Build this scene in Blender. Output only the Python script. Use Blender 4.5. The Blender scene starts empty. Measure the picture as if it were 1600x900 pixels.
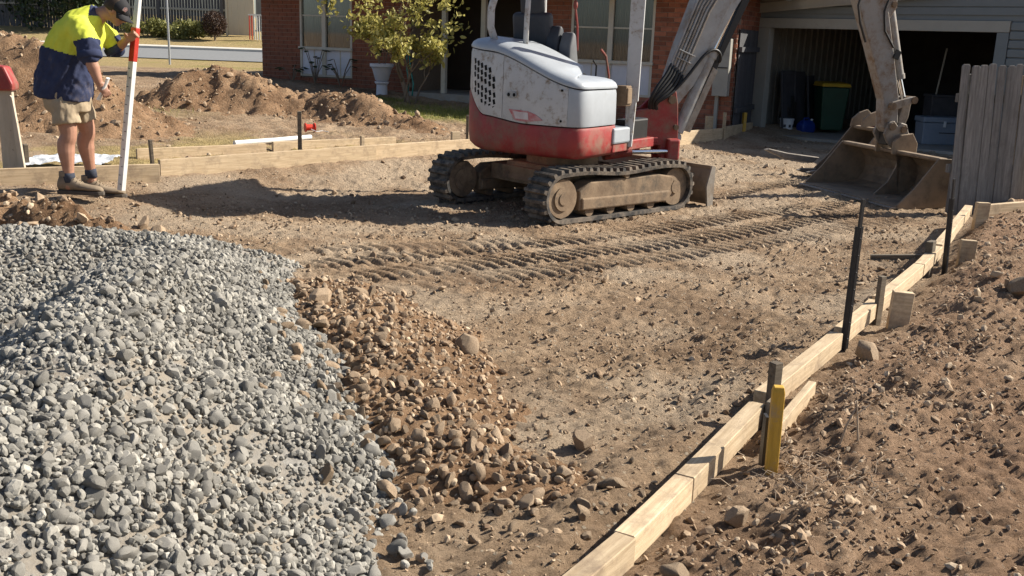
import bpy, bmesh, math, random
import numpy as np
from mathutils import Vector, Matrix, Quaternion
R_ = math.radians
sc = bpy.context.scene
col = sc.collection

# ------------------------------------------------------------------ camera
CAM_H, FOC, PITCH, ROLL = 1.55, 1550.0, R_(14.1), R_(2.0)
fw = Vector((0, math.cos(PITCH), -math.sin(PITCH)))
rt0 = Vector((1, 0, 0)); up0 = rt0.cross(fw)
rt = rt0 * math.cos(ROLL) + up0 * math.sin(ROLL); up = rt.cross(fw)
cd = bpy.data.cameras.new('camera'); cam = bpy.data.objects.new('camera', cd); col.objects.link(cam)
cd.sensor_width = 36; cd.lens = FOC / 1600 * 36; cd.clip_start = 0.05; cd.clip_end = 2000
cam.matrix_world = Matrix(((rt.x, up.x, -fw.x, 0), (rt.y, up.y, -fw.y, 0), (rt.z, up.z, -fw.z, CAM_H), (0, 0, 0, 1)))
sc.camera = cam
# ------------------------------------------------------------------ sky, sun, exposure
SUN_AZ, SUN_EL = 17.0, 36.0
w = bpy.data.worlds.new('World'); sc.world = w; w.use_nodes = True
nt = w.node_tree; nt.nodes.clear()
sky = nt.nodes.new('ShaderNodeTexSky'); sky.sky_type = 'NISHITA'; sky.sun_disc = False
sky.sun_elevation = R_(SUN_EL); sky.sun_rotation = R_(90 - SUN_AZ); sky.air_density = 0.8; sky.dust_density = 1.2; sky.ozone_density = 0.4
bg = nt.nodes.new('ShaderNodeBackground'); bg.inputs[1].default_value = 0.070
wo = nt.nodes.new('ShaderNodeOutputWorld'); nt.links.new(sky.outputs[0], bg.inputs[0]); nt.links.new(bg.outputs[0], wo.inputs[0])
sd = bpy.data.lights.new('sun', 'SUN'); sun = bpy.data.objects.new('sun', sd); col.objects.link(sun)
sd.energy = 5.0; sd.angle = R_(0.55); sd.color = (1.0, 0.93, 0.82)
S = Vector((math.cos(R_(SUN_EL)) * math.cos(R_(SUN_AZ)), math.cos(R_(SUN_EL)) * math.sin(R_(SUN_AZ)), math.sin(R_(SUN_EL))))
sun.rotation_euler = S.to_track_quat('Z', 'Y').to_euler(); sun.location = (20, 6, 15)
sc.view_settings.view_transform = 'Standard'; sc.view_settings.look = 'None'
sc.view_settings.exposure = 0.95; sc.view_settings.gamma = 1.0; sc.view_settings.use_curve_mapping = False
sc.render.engine = 'CYCLES'
sc.cycles.max_bounces = 6

# ------------------------------------------------------------------ tagging helpers
def tag(o, label=None, cat=None, group=None, kind=None):
    if label: o['label'] = label
    if cat: o['category'] = cat
    if group: o['group'] = group
    if kind: o['kind'] = kind
    return o
def empty(name, loc=(0, 0, 0), rz=0.0, label=None, cat=None, group=None):
    o = bpy.data.objects.new(name, None); col.objects.link(o)
    o.location = loc; o.rotation_euler = (0, 0, rz); o.empty_display_size = .1
    return tag(o, label, cat, group)
def kids(o): return [c for c in bpy.data.objects if c.parent == o]
def copy_tree(o, parent=None):
    c = o.copy(); col.objects.link(c)
    if parent is not None: c.parent = parent
    for k in kids(o): copy_tree(k, c)
    return c

class MB:
    """collects shapes into one mesh"""
    def __init__(s, T=None): s.v = []; s.f = []; s.m = []; s.T = T
    def add(s, vs, fs, mi=0):
        b = len(s.v)
        if s.T is not None: vs = [s.T @ Vector(p) for p in vs]
        s.v += [tuple(p) for p in vs]; s.f += [tuple(b + i for i in f) for f in fs]; s.m += [mi] * len(fs); return s
    def box(s, c, d, R=None, mi=0, top=1.0):
        x, y, z = d[0] / 2, d[1] / 2, d[2] / 2
        vs = [Vector((sx * x * (top if sz > 0 else 1), sy * y * (top if sz > 0 else 1), sz * z)) for sz in (-1, 1) for sy in (-1, 1) for sx in (-1, 1)]
        if R is not None: vs = [R @ q for q in vs]
        c = Vector(c)
        return s.add([c + q for q in vs], [(0, 2, 3, 1), (4, 5, 7, 6), (0, 1, 5, 4), (2, 6, 7, 3), (0, 4, 6, 2), (1, 3, 7, 5)], mi)
    def beam(s, p0, p1, w_, h, upv=(0, 0, 1), mi=0):
        p0, p1 = Vector(p0), Vector(p1); x = (p1 - p0); L = x.length; x.normalize()
        y = Vector(upv).cross(x)
        if y.length < 1e-4: y = Vector((0, 1, 0)).cross(x)
        y.normalize(); z = x.cross(y)
        return s.box((p0 + p1) / 2, (L, w_, h), Matrix((x, y, z)).transposed(), mi)
    def rings(s, rs, cap=True, loop=False, mi=0):
        n = len(rs[0]); vs = [p for r in rs for p in r]; fs = []
        K = len(rs)
        for i in range(K if loop else K - 1):
            a, b = i * n, ((i + 1) % K) * n
            for j in range(n): k = (j + 1) % n; fs.append((a + j, a + k, b + k, b + j))
        if cap and not loop: fs.append(tuple(range(n - 1, -1, -1))); fs.append(tuple((K - 1) * n + j for j in range(n)))
        return s.add(vs, fs, mi)
    def tube(s, pts, r, n=8, cap=True, mi=0, flat=1.0, upv=None):
        pts = [Vector(p) for p in pts]; K = len(pts)
        if not hasattr(r, '__len__'): r = [r] * K
        rs = []; nrm = None
        for i, p in enumerate(pts):
            t = (pts[min(i + 1, K - 1)] - pts[max(i - 1, 0)]).normalized()
            if nrm is None:
                nrm = Vector(upv) if upv else (Vector((0, 0, 1)) if abs(t.z) < .9 else Vector((1, 0, 0)))
            nrm = (nrm - t * nrm.dot(t)).normalized(); b = t.cross(nrm)
            rs.append([p + (nrm * math.cos(a) * flat + b * math.sin(a)) * r[i] for a in [2 * math.pi * j / n for j in range(n)]])
        return s.rings(rs, cap, False, mi)
    def cyl(s, p0, p1, r0, r1=None, n=16, mi=0): return s.tube([p0, p1], [r0, r0 if r1 is None else r1], n, True, mi)
    def lathe(s, prof, n=20, o=(0, 0, 0), mi=0, sx=1, sy=1):
        rs = [[(o[0] + r * sx * math.cos(2 * math.pi * j / n), o[1] + r * sy * math.sin(2 * math.pi * j / n), o[2] + z) for j in range(n)] for r, z in prof]
        return s.rings(rs, True, False, mi)
    def prism(s, poly, o, ex, ey, ez, d, mi=0):
        """polygon in (ex,ey) extruded d along ez, centred"""
        o, ex, ey, ez = Vector(o), Vector(ex), Vector(ey), Vector(ez)
        a = [o + ex * p[0] + ey * p[1] - ez * d / 2 for p in poly]; b = [q + ez * d for q in a]
        n = len(poly); fs = [tuple(range(n - 1, -1, -1)), tuple(range(n, 2 * n))]
        fs += [(i, (i + 1) % n, n + (i + 1) % n, n + i) for i in range(n)]
        return s.add(a + b, fs, mi)
    def ball(s, c, r, n=12, m=8, R=None, mi=0):
        if not hasattr(r, '__len__'): r = (r, r, r)
        rs = []
        for i in range(1, m):
            ph = math.pi * i / m
            rs.append([Vector((r[0] * math.sin(ph) * math.cos(2 * math.pi * j / n), r[1] * math.sin(ph) * math.sin(2 * math.pi * j / n), r[2] * math.cos(ph))) for j in range(n)])
        if R is not None: rs = [[R @ q for q in g] for g in rs]
        c = Vector(c); return s.rings([[c + q for q in g] for g in rs], True, False, mi)
    def mesh(s, name):
        me = bpy.data.meshes.new(name); me.from_pydata(s.v, [], s.f); me.validate()
        if any(s.m): me.polygons.foreach_set('material_index', s.m[:len(me.polygons)])
        bm = bmesh.new(); bm.from_mesh(me); bmesh.ops.recalc_face_normals(bm, faces=bm.faces); bm.to_mesh(me); bm.free()
        return me
    def build(s, name, mat, parent=None, smooth=False, bevel=0, bseg=2, ang=35):
        return link(name, s.mesh(name), mat, parent, smooth, bevel, bseg, ang)
def link(name, me, mat, parent=None, smooth=False, bevel=0, bseg=2, ang=35):
    for m_ in (mat if isinstance(mat, (list, tuple)) else [mat]): me.materials.append(m_)
    if smooth:
        me.polygons.foreach_set('use_smooth', [True] * len(me.polygons))
        if ang < 180: me.set_sharp_from_angle(angle=R_(ang))
    o = bpy.data.objects.new(name, me); col.objects.link(o)
    if parent is not None: o.parent = parent
    if bevel:
        b = o.modifiers.new('bevel', 'BEVEL'); b.width = bevel; b.segments = bseg; b.limit_method = 'ANGLE'; b.angle_limit = R_(30)
    return o
def frame(o, x, z=(0, 0, 1)):
    """matrix at o with local x along x, z near z"""
    x = Vector(x).normalized(); z = Vector(z); y = z.cross(x).normalized(); z = x.cross(y)
    m = Matrix((x, y, z)).transposed().to_4x4(); m.translation = Vector(o); return m
def rotm(ax, a): return Matrix.Rotation(a, 3, ax)

# ------------------------------------------------------------------ procedural materials
MATS = {}
def mat(name, c1, c2=None, rough=.8, scale=6.0, stretch=(1, 1, 1), bump=.0, bscale=60.0, dirt=None, dscale=3.0, dlo=.45, dhi=.6, metal=0.0, spec=.3, val=.0, trans=0.0, detail=6, emit=None):
    """c1..c2 by noise, optional dirt colour by a second noise, fine bump, value jitter per object"""
    m = bpy.data.materials.new(name); m.use_nodes = True; t = m.node_tree; N = t.nodes; Lk = t.links
    b = N['Principled BSDF']; b.inputs['Roughness'].default_value = rough; b.inputs['Metallic'].default_value = metal
    b.inputs['Specular IOR Level'].default_value = spec
    if trans: b.inputs['Transmission Weight'].default_value = trans
    tc = N.new('ShaderNodeTexCoord'); oi = N.new('ShaderNodeObjectInfo')
    mul = N.new('ShaderNodeMath'); mul.operation = 'MULTIPLY'; mul.inputs[1].default_value = 37.0; Lk.new(oi.outputs['Random'], mul.inputs[0])
    va = N.new('ShaderNodeVectorMath'); va.operation = 'ADD'; Lk.new(tc.outputs['Object'], va.inputs[0]); Lk.new(mul.outputs[0], va.inputs[1])
    mp = N.new('ShaderNodeMapping'); mp.inputs['Scale'].default_value = stretch; Lk.new(va.outputs[0], mp.inputs[0])
    n1 = N.new('ShaderNodeTexNoise'); n1.inputs['Scale'].default_value = scale; n1.inputs['Detail'].default_value = detail; n1.inputs['Roughness'].default_value = .65; Lk.new(mp.outputs[0], n1.inputs['Vector'])
    c2 = c2 or tuple(x * .75 for x in c1)
    rp = N.new('ShaderNodeValToRGB'); e = rp.color_ramp.elements; e[0].position = .33; e[1].position = .67; e[0].color = (*c2, 1); e[1].color = (*c1, 1); Lk.new(n1.outputs[0], rp.inputs[0])
    cur = rp.outputs[0]
    if dirt:
        n2 = N.new('ShaderNodeTexNoise'); n2.inputs['Scale'].default_value = dscale; n2.inputs['Detail'].default_value = 10; n2.inputs['Roughness'].default_value = .75; Lk.new(va.outputs[0], n2.inputs['Vector'])
        r2 = N.new('ShaderNodeMapRange'); r2.inputs[1].default_value = dlo; r2.inputs[2].default_value = dhi; Lk.new(n2.outputs[0], r2.inputs[0])
        mx = N.new('ShaderNodeMixRGB'); Lk.new(r2.outputs[0], mx.inputs[0]); Lk.new(cur, mx.inputs[1]); mx.inputs[2].default_value = (*dirt, 1); cur = mx.outputs[0]
        ro = N.new('ShaderNodeMapRange'); ro.inputs[3].default_value = rough; ro.inputs[4].default_value = .95; Lk.new(r2.outputs[0], ro.inputs[0]); Lk.new(ro.outputs[0], b.inputs['Roughness'])
    if val:
        hv = N.new('ShaderNodeHueSaturation'); mr = N.new('ShaderNodeMapRange'); mr.inputs[3].default_value = 1 - val; mr.inputs[4].default_value = 1 + val
        Lk.new(oi.outputs['Random'], mr.inputs[0]); Lk.new(mr.outputs[0], hv.inputs['Value']); Lk.new(cur, hv.inputs['Color']); cur = hv.outputs[0]
    Lk.new(cur, b.inputs['Base Color'])
    if bump:
        n3 = N.new('ShaderNodeTexNoise'); n3.inputs['Scale'].default_value = bscale; n3.inputs['Detail'].default_value = 8; n3.inputs['Roughness'].default_value = .7; Lk.new(mp.outputs[0], n3.inputs['Vector'])
        bp = N.new('ShaderNodeBump'); bp.inputs['Strength'].default_value = .8; bp.inputs['Distance'].default_value = bump; Lk.new(n3.outputs[0], bp.inputs['Height']); Lk.new(bp.outputs[0], b.inputs['Normal'])
    MATS[name] = m; return m
DUST = (.30, .215, .14)
mat('pine', (.58, .455, .30), (.40, .295, .18), .8, 4, (1, 16, 16), .002, 30, dirt=(.27, .20, .135), dscale=5.5, dlo=.50, dhi=.70, val=.18)
mat('old_timber', (.20, .165, .12), (.11, .085, .06), .85, 6, (1, 12, 12), .002, 40, val=.2)
mat('grey_paling', (.235, .228, .215), (.13, .126, .118), .9, 5, (9, 9, .8), .003, 30, dirt=(.10, .095, .09), dscale=2.2, dlo=.52, dhi=.75, val=.16)
mat('dark_paling', (.10, .10, .105), (.055, .055, .06), .9, 5, (9, 9, .8), .003, 30, val=.18)
mat('yellow_paint', (.62, .37, .055), (.46, .27, .04), .7, 6, (9, 9, 1), .0015, 40, dirt=(.34, .25, .15), dscale=9, dlo=.5, dhi=.66)
mat('black_steel', (.030, .028, .027), (.018, .017, .017), .55, 20, bump=.0006, bscale=80, dirt=(.10, .075, .055), dscale=5, dlo=.55, dhi=.8, spec=.4)
mat('stone_grey', (.28, .264, .232), (.16, .152, .135), .85, 24, bump=.0014, bscale=150, val=.32)
mat('stone_brown', (.36, .27, .18), (.21, .15, .10), .9, 10, bump=.006, bscale=26, val=.3, dirt=(.27, .19, .12), dscale=9, dlo=.5, dhi=.7)
mat('white_metal', (.55, .56, .56), (.47, .48, .49), .42, 5, spec=.45, dirt=(.25, .20, .15), dscale=2.8, dlo=.53, dhi=.85)
# ------------------------------------------------------------------ terrain
rng = np.random.default_rng(7)
_perm = rng.permutation(512); _perm = np.concatenate([_perm, _perm])
_ga = rng.random(512) * 2 * np.pi; _gx, _gy = np.cos(_ga), np.sin(_ga)
def pn(x, y):
    x = np.asarray(x, float); y = np.asarray(y, float)
    xi = np.floor(x).astype(np.int64); yi = np.floor(y).astype(np.int64); xf = x - xi; yf = y - yi
    u = xf * xf * xf * (xf * (xf * 6 - 15) + 10); v = yf * yf * yf * (yf * (yf * 6 - 15) + 10)
    def g(ix, iy, fx, fy):
        h = _perm[(_perm[ix & 511] + iy) & 511]; return _gx[h] * fx + _gy[h] * fy
    a = g(xi, yi, xf, yf); b = g(xi + 1, yi, xf - 1, yf); c = g(xi, yi + 1, xf, yf - 1); d = g(xi + 1, yi + 1, xf - 1, yf - 1)
    return 1.5 * ((a + (b - a) * u) * (1 - v) + (c + (d - c) * u) * v)
def fbm(x, y, f, o=4, rough=.5):
    t = 0; a = 1.0; s = 0
    for i in range(o):
        t = t + a * pn(x * f + 17.3 * i, y * f - 9.1 * i); s += a; a *= rough; f *= 2.03
    return t / s
def billow(x, y, f, o=3):
    t = 0; a = 1.0; s = 0
    for i in range(o):
        t = t + a * np.abs(pn(x * f + 31.7 * i, y * f + 5.3 * i)); s += a; a *= .55; f *= 2.1
    return t / s
def sstep(a, b, x):
    t = np.clip((np.asarray(x, float) - a) / (b - a), 0, 1); return t * t * (3 - 2 * t)
UX, UY = math.cos(.731), math.sin(.731)              # direction of the drive and of the tracks
# signed distance to the left form line (positive: garden side) and right form line (positive: right bank)
LF0 = np.array((-5.0, 9.05)); LFD = np.array((.655, .756))
def dleft(x, y): return -(x - LF0[0]) * LFD[1] + (y - LF0[1]) * LFD[0]
RFP = [(-.30, 1.9), (.42, 2.86), (1.22, 4.20), (2.30, 5.75), (3.20, 7.28), (4.25, 9.3), (4.95, 10.4), (10, 18)]
def dright(x, y):
    x = np.asarray(x, float); y = np.asarray(y, float)
    xs = np.interp(y, [p[1] for p in RFP], [p[0] for p in RFP]); return (x - xs) * .85
def tz(x, y):
    """macro height of the ground"""
    x = np.asarray(x, float); y = np.asarray(y, float)
    dl = dleft(x, y); dr = dright(x, y)
    drive = -.145 * sstep(5.0, 9.6, y + .25 * x)
    bank = .03 + .0 * y + .05 * sstep(.3, 1.5, dr)
    z = drive + (bank - drive) * sstep(-.10, .22, dr)
    z = z * (1 - sstep(-1.3, -.05, dl)) + (.02 + .052 * np.clip(dl, 0, 9.5)) * sstep(-1.3, -.05, dl)
    z = z + .13 * np.exp(-(((x + 4.0) / .9) ** 2 + ((y - 8.85) / .45) ** 2))
    farl = np.interp(y, [0, 24, 26, 30, 33.5, 37.5, 39, 44.5, 47, 70, 400], [0, .5, .48, .46, .52, .74, .86, 1.46, 1.5, 1.7, 6])
    z = np.where(y > 23, z + (farl - z) * sstep(23, 26, y) * sstep(6, -2, x), z)
    return z
def track_marks(x, y, ox, oy, ux, uy, L, W, depth, pitch):
    s = (x - ox) * ux + (y - oy) * uy; t = -(x - ox) * uy + (y - oy) * ux
    wob = .03 * pn(s * .7, s * 0 + ox)
    t = t + wob
    m = np.exp(-(np.abs(t) / (W / 2)) ** 6) * sstep(0, .4, s) * sstep(L, L - .5, s)
    ph = (s / pitch + np.abs(t) / W * 1.0 + .12 * pn(x * 5, y * 5)) % 1.0
    lug = sstep(.0, .14, ph) * sstep(.60, .46, ph)
    worn = np.clip(.85 + .8 * pn(x * .9 + 4, y * .9 + ox) + .25 * pn(x * 5, y * 5), .3, 1.15)
    rim = np.exp(-((np.abs(t) - W / 2 - .03) / .035) ** 2) * sstep(0, .4, s) * sstep(L, L - .5, s)
    return -depth * m * lug * worn + .014 * rim * (.5 + pn(x * 6, y * 6)), m
MARKS = [(-1.2, 6.30, UX, UY, 8.4, .44, .080, .128), (-.90, 5.98, UX, UY, 8.6, .42, .038, .131), (-1.55, 6.68, UX, UY, 8.2, .42, .070, .126), (-2.3, 6.9, .86, .51, 3.0, .40, .05, .13), (2.2, 11.2, .60, .80, 7.0, .38, .085, .14), (2.9, 10.4, .66, .75, 6.0, .38, .08, .14), (3.2, 11.6, .50, .86, 6.0, .36, .08, .14)]
def detail(x, y):
    dl = dleft(x, y); dr = dright(x, y)
    garden = sstep(-.35, .25, dl); bank = sstep(-.05, .3, dr); drive = (1 - garden) * (1 - bank)
    fade = sstep(34, 18, y)
    d1 = .035 * fbm(x, y, .8, 3) + .024 * fbm(x, y, 3.2, 3) + .043 * (billow(x + .05 * fbm(x, y, 7, 2), y, 8, 3) - .3) + .020 * fbm(x, y, 17, 3)
    patch = sstep(-.1, .5, fbm(x + 50, y, 1.1, 2))
    d1 = d1 + .050 * patch * (billow(x + 9, y, 15, 2) - .25)
    d2 = .06 * fbm(x, y, .9, 3) + .075 * (billow(x, y, 4.2, 3) - .3) + .050 * (billow(x + 3, y, 11, 3) - .28) + .018 * fbm(x, y, 24, 2)
    d3 = .05 * fbm(x, y, .7, 3) + .05 * fbm(x, y, 4, 3) + .045 * (billow(x, y, 7, 2) - .3)
    z = d1 * drive + d2 * bank + d3 * garden
    tm = 0 * x
    for a in MARKS:
        h, m = track_marks(x, y, *a); z = z * (1 - .8 * m * drive) + h * drive * fade; tm = np.maximum(tm, m)
    # loose spoil thrown up along the right form and in front of the left one
    z = z + .07 * np.exp(-((dr - .42) / .22) ** 2) * sstep(-.2, .5, fbm(x, y, 1.4, 2) + .1) * sstep(9, 6, y)
    z = z + .035 * np.exp(-((dr + .22) / .12) ** 2) * sstep(12, 8, y)
    z = z + .04 * np.exp(-((dl + .35) / .16) ** 2) * (.4 + fbm(x, y, 2, 2)) * sstep(17, 12, y)
    return z * fade
def gz(x, y):
    x = np.asarray(x, float); y = np.asarray(y, float); return tz(x, y) + detail(x, y)
def gzf(x, y): return float(gz(np.array([x], float), np.array([y], float))[0])
def grow(a, step, rate, lim):
    o = [a]
    while o[-1] < lim: o.append(o[-1] + step); step *= rate
    return o
xm = list(np.arange(-2.4, 3.6, .021))
xr = grow(3.6, .0215, 1.028, 60)[1:] ; xr += grow(xr[-1], 3, 1.3, 900)[1:]
xl = [-q - 2.4 + 3.6 for q in grow(3.6, .0215, 1.028, 45)[1:]]; xl += [-q for q in grow(-xl[-1], 3, 1.3, 900)[1:]]
gx = np.array(xl[::-1] + xm + xr)
ys = [1.2]
while ys[-1] < 27: ys.append(ys[-1] + max(.0095, .0029 * ys[-1]) * (1 if ys[-1] > 2.2 else 2.5))
ys += grow(ys[-1], .12, 1.08, 900)[1:]; gy = np.array([-800, -200, -60, -20, -6, -1.5, 0, .6, .95] + ys)
XX, YY = np.meshgrid(gx, gy)
ZZ = gz(XX, YY)
def grid_mesh(name, X, Y, Z, cols=None):
    h, w_ = X.shape; n = h * w_
    me = bpy.data.meshes.new(name); me.vertices.add(n)
    me.vertices.foreach_set('co', np.stack([X, Y, Z], -1).astype(np.float32).ravel())
    idx = np.arange(n).reshape(h, w_); q = np.stack([idx[:-1, :-1], idx[:-1, 1:], idx[1:, 1:], idx[1:, :-1]], -1).reshape(-1, 4)
    me.loops.add(q.size); me.loops.foreach_set('vertex_index', q.ravel().astype(np.int32))
    me.polygons.add(len(q)); me.polygons.foreach_set('loop_start', np.arange(0, q.size, 4, dtype=np.int32)); me.polygons.foreach_set('loop_total', np.full(len(q), 4, np.int32))
    me.polygons.foreach_set('use_smooth', np.ones(len(q), bool)); me.update()
    if cols is not None:
        a = me.color_attributes.new('zone', 'FLOAT_COLOR', 'POINT'); a.data.foreach_set('color', cols.astype(np.float32).reshape(-1))
    return me
# zones: R dry grass, G green lawn, B pale crushed grit, A red-brown damp soil
DL, DR = dleft(XX, YY), dright(XX, YY)
nz = fbm(XX, YY, .6, 3); nz2 = fbm(XX + 40, YY, 2.5, 3)
zr = sstep(.0, .35, nz * .8 + nz2 * .5 + .25) * sstep(.15, .5, DL) * sstep(3.2, 1.6, DL) * sstep(15, 13, YY)
zr = np.maximum(zr, sstep(26.5, 28, YY) * sstep(40, 30, XX) * .85)
lawn = np.exp(-(((XX + 1.0) / 1.9) ** 4 + ((YY - 18.2) / 1.1) ** 4)) + .9 * np.exp(-(((XX + 2.9) / .8) ** 4 + ((YY - 20.0) / .5) ** 4)) + .7 * np.exp(-(((XX + 6.6) / 1.2) ** 2 + ((YY - 15.8) / .9) ** 2)) + np.exp(-(((XX - 7.6) / 1.1) ** 4 + ((YY - 12.3) / .7) ** 4))
zg_ = np.clip(lawn, 0, 1) * sstep(-.35, .15, nz2 + .25) + .5 * sstep(26, 27, YY) * sstep(.2, .5, nz + .1)
zb = sstep(.02, .45, fbm(XX - 20, YY, .9, 3) + .1 + .25 * sstep(9, 13, YY)) * sstep(.1, -.3, DR) * sstep(.1, -.4, DL)
za = sstep(-.1, .3, DR) * (.55 + .5 * nz)
COLS = np.stack([zr, np.clip(zg_, 0, 1), zb, np.clip(za, 0, 1)], -1)
def soil_material(name, zones=True, k=1.0):
    m = bpy.data.materials.new(name); m.use_nodes = True; t = m.node_tree; N = t.nodes; Lk = t.links; b = N['Principled BSDF']
    b.inputs['Roughness'].default_value = .95; b.inputs['Specular IOR Level'].default_value = .12
    tc = N.new('ShaderNodeTexCoord')
    def noise(s, d=6, r=.65):
        n = N.new('ShaderNodeTexNoise'); n.inputs['Scale'].default_value = s; n.inputs['Detail'].default_value = d; n.inputs['Roughness'].default_value = r; Lk.new(tc.outputs['Object'], n.inputs['Vector']); return n.outputs[0]
    def ramp(f, stops):
        r = N.new('ShaderNodeValToRGB'); e = r.color_ramp.elements
        while len(e) < len(stops): e.new(.5)
        for k, (p, c) in enumerate(stops): e[k].position = p; e[k].color = (*c, 1)
        Lk.new(f, r.inputs[0]); return r.outputs[0]
    def mix(f, a, c, mode='MIX'):
        x = N.new('ShaderNodeMixRGB'); x.blend_type = mode
        for s_, q in zip(x.inputs, (f, a, c)):
            if isinstance(q, (int, float)): s_.default_value = q
            elif isinstance(q, tuple): s_.default_value = (*q, 1)
            else: Lk.new(q, s_)
        return x.outputs[0]
    base = ramp(noise(1.3, 8, .7), [(.3, (.17, .11, .068)), (.5, (.30, .211, .136)), (.68, (.41, .305, .205))])
    fine = ramp(noise(38, 8, .75), [(.3, (.62, .60, .57)), (.5, (1, 1, 1)), (.72, (1.28, 1.27, 1.24))])
    base = mix(1.0, base, fine, 'MULTIPLY')
    v = N.new('ShaderNodeTexVoronoi'); v.inputs['Scale'].default_value = 46; Lk.new(tc.outputs['Object'], v.inputs['Vector'])
    peb = N.new('ShaderNodeMapRange'); peb.inputs[1].default_value = .84; peb.inputs[2].default_value = .9; 
    sp = N.new('ShaderNodeSeparateColor'); Lk.new(v.outputs['Color'], sp.inputs[0]); Lk.new(sp.outputs[0], peb.inputs[0])
    dd = N.new('ShaderNodeMapRange'); dd.inputs[1].default_value = .45; dd.inputs[2].default_value = .3; Lk.new(v.outputs['Distance'], dd.inputs[0])
    pm = N.new('ShaderNodeMath'); pm.operation = 'MULTIPLY'; Lk.new(peb.outputs[0], pm.inputs[0]); Lk.new(dd.outputs[0], pm.inputs[1])
    base = mix(pm.outputs[0], base, (.40, .33, .245))
    if not zones: base = mix(1.0, base, (.90, .80, .72), 'MULTIPLY')
    if zones:
        at = N.new('ShaderNodeAttribute'); at.attribute_name = 'zone'; sc_ = N.new('ShaderNodeSeparateColor'); Lk.new(at.outputs['Color'], sc_.inputs[0])
        grit = mix(1.0, (.42, .335, .243), fine, 'MULTIPLY')
        mz = N.new('ShaderNodeMath'); mz.operation = 'MULTIPLY'; mz.inputs[1].default_value = .62; Lk.new(sc_.outputs[2], mz.inputs[0])
        base = mix(mz.outputs[0], base, grit)
        red = mix(1.0, (.265, .158, .098), fine, 'MULTIPLY'); mr = N.new('ShaderNodeMath'); mr.operation = 'MULTIPLY'; mr.inputs[1].default_value = .9; Lk.new(at.outputs['Alpha'], mr.inputs[0])
        base = mix(mr.outputs[0], base, red)
        dry = ramp(noise(30, 6, .7), [(.3, (.22, .16, .07)), (.7, (.46, .36, .17))]); base = mix(sc_.outputs[0], base, dry)
        grn = ramp(noise(24, 6, .7), [(.3, (.10, .11, .025)), (.7, (.30, .28, .08))]); base = mix(sc_.outputs[1], base, grn)
    Lk.new(base, b.inputs['Base Color'])
    def bump(h, dist, prev=None, st=1.0):
        q = N.new('ShaderNodeBump'); q.inputs['Strength'].default_value = st; q.inputs['Distance'].default_value = dist; Lk.new(h, q.inputs['Height'])
        if prev is not None: Lk.new(prev, q.inputs['Normal'])
        return q.outputs[0]
    nrm = bump(noise(13, 4, .6), .03); nrm = bump(noise(52, 9, .8), .022, nrm); nrm = bump(pm.outputs[0], .008, nrm, .8)
    Lk.new(nrm, b.inputs['Normal'])
    return m
SOIL = soil_material('soil'); HEAP = soil_material('heap_soil', False)

tag(link('ground', grid_mesh('ground', XX, YY, ZZ, COLS), SOIL), kind='structure')

# ------------------------------------------------------------------ stones and clods
def stone_mesh(name, seed, sub=2, rough=.25, facets=5, cut=.97):
    bm = bmesh.new(); bmesh.ops.create_icosphere(bm, subdivisions=sub, radius=1.0); rg = random.Random(seed)
    sx, sy, sz = rg.uniform(.85, 1.25), rg.uniform(.75, 1.0), rg.uniform(.55, .8)
    pl = [(Vector((rg.gauss(0, 1), rg.gauss(0, 1), rg.gauss(0, 1))).normalized(), rg.uniform(.58, .88)) for _ in range(facets)]
    ph = [rg.uniform(0, 6) for _ in range(6)]
    for v in bm.verts:
        d = v.co.copy()
        k = 1 + rough * .35 * (math.sin(2.3 * d.x + ph[0]) * math.sin(2.1 * d.y + ph[1]) + .6 * math.sin(4.3 * d.z + ph[2]) * math.sin(3.9 * d.x + ph[3]))
        d *= k
        for n, h in pl:
            e = d.dot(n) - h
            if e > 0: d -= n * e * cut
        v.co = Vector((d.x * sx, d.y * sy, d.z * sz))
    me = bpy.data.meshes.new(name); bm.to_mesh(me); bm.free()
    me.polygons.foreach_set('use_smooth', [True] * len(me.polygons)); return me
def stone_arrays(count, sub, seed0, rough=.25, facets=5):
    out = []
    for i in range(count):
        me = stone_mesh('tmp', seed0 + i, sub, rough, facets)
        v = np.empty(len(me.vertices) * 3); me.vertices.foreach_get('co', v); f = np.empty(len(me.polygons) * 3, int)
        me.loops.foreach_get('vertex_index', f); out.append((v.reshape(-1, 3), f.reshape(-1, 3))); bpy.data.meshes.remove(me)
    return out
def rand_rot(n, rg, tilt=1.0):
    q = rg.normal(size=(n, 4)); 
    if tilt < 1: q[:, 1:3] *= tilt
    q /= np.linalg.norm(q, axis=1)[:, None]; w_, x, y, z = q.T
    return np.stack([1 - 2 * (y * y + z * z), 2 * (x * y - z * w_), 2 * (x * z + y * w_), 2 * (x * y + z * w_), 1 - 2 * (x * x + z * z), 2 * (y * z - x * w_), 2 * (x * z - y * w_), 2 * (y * z + x * w_), 1 - 2 * (x * x + y * y)], -1).reshape(-1, 3, 3)
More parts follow.
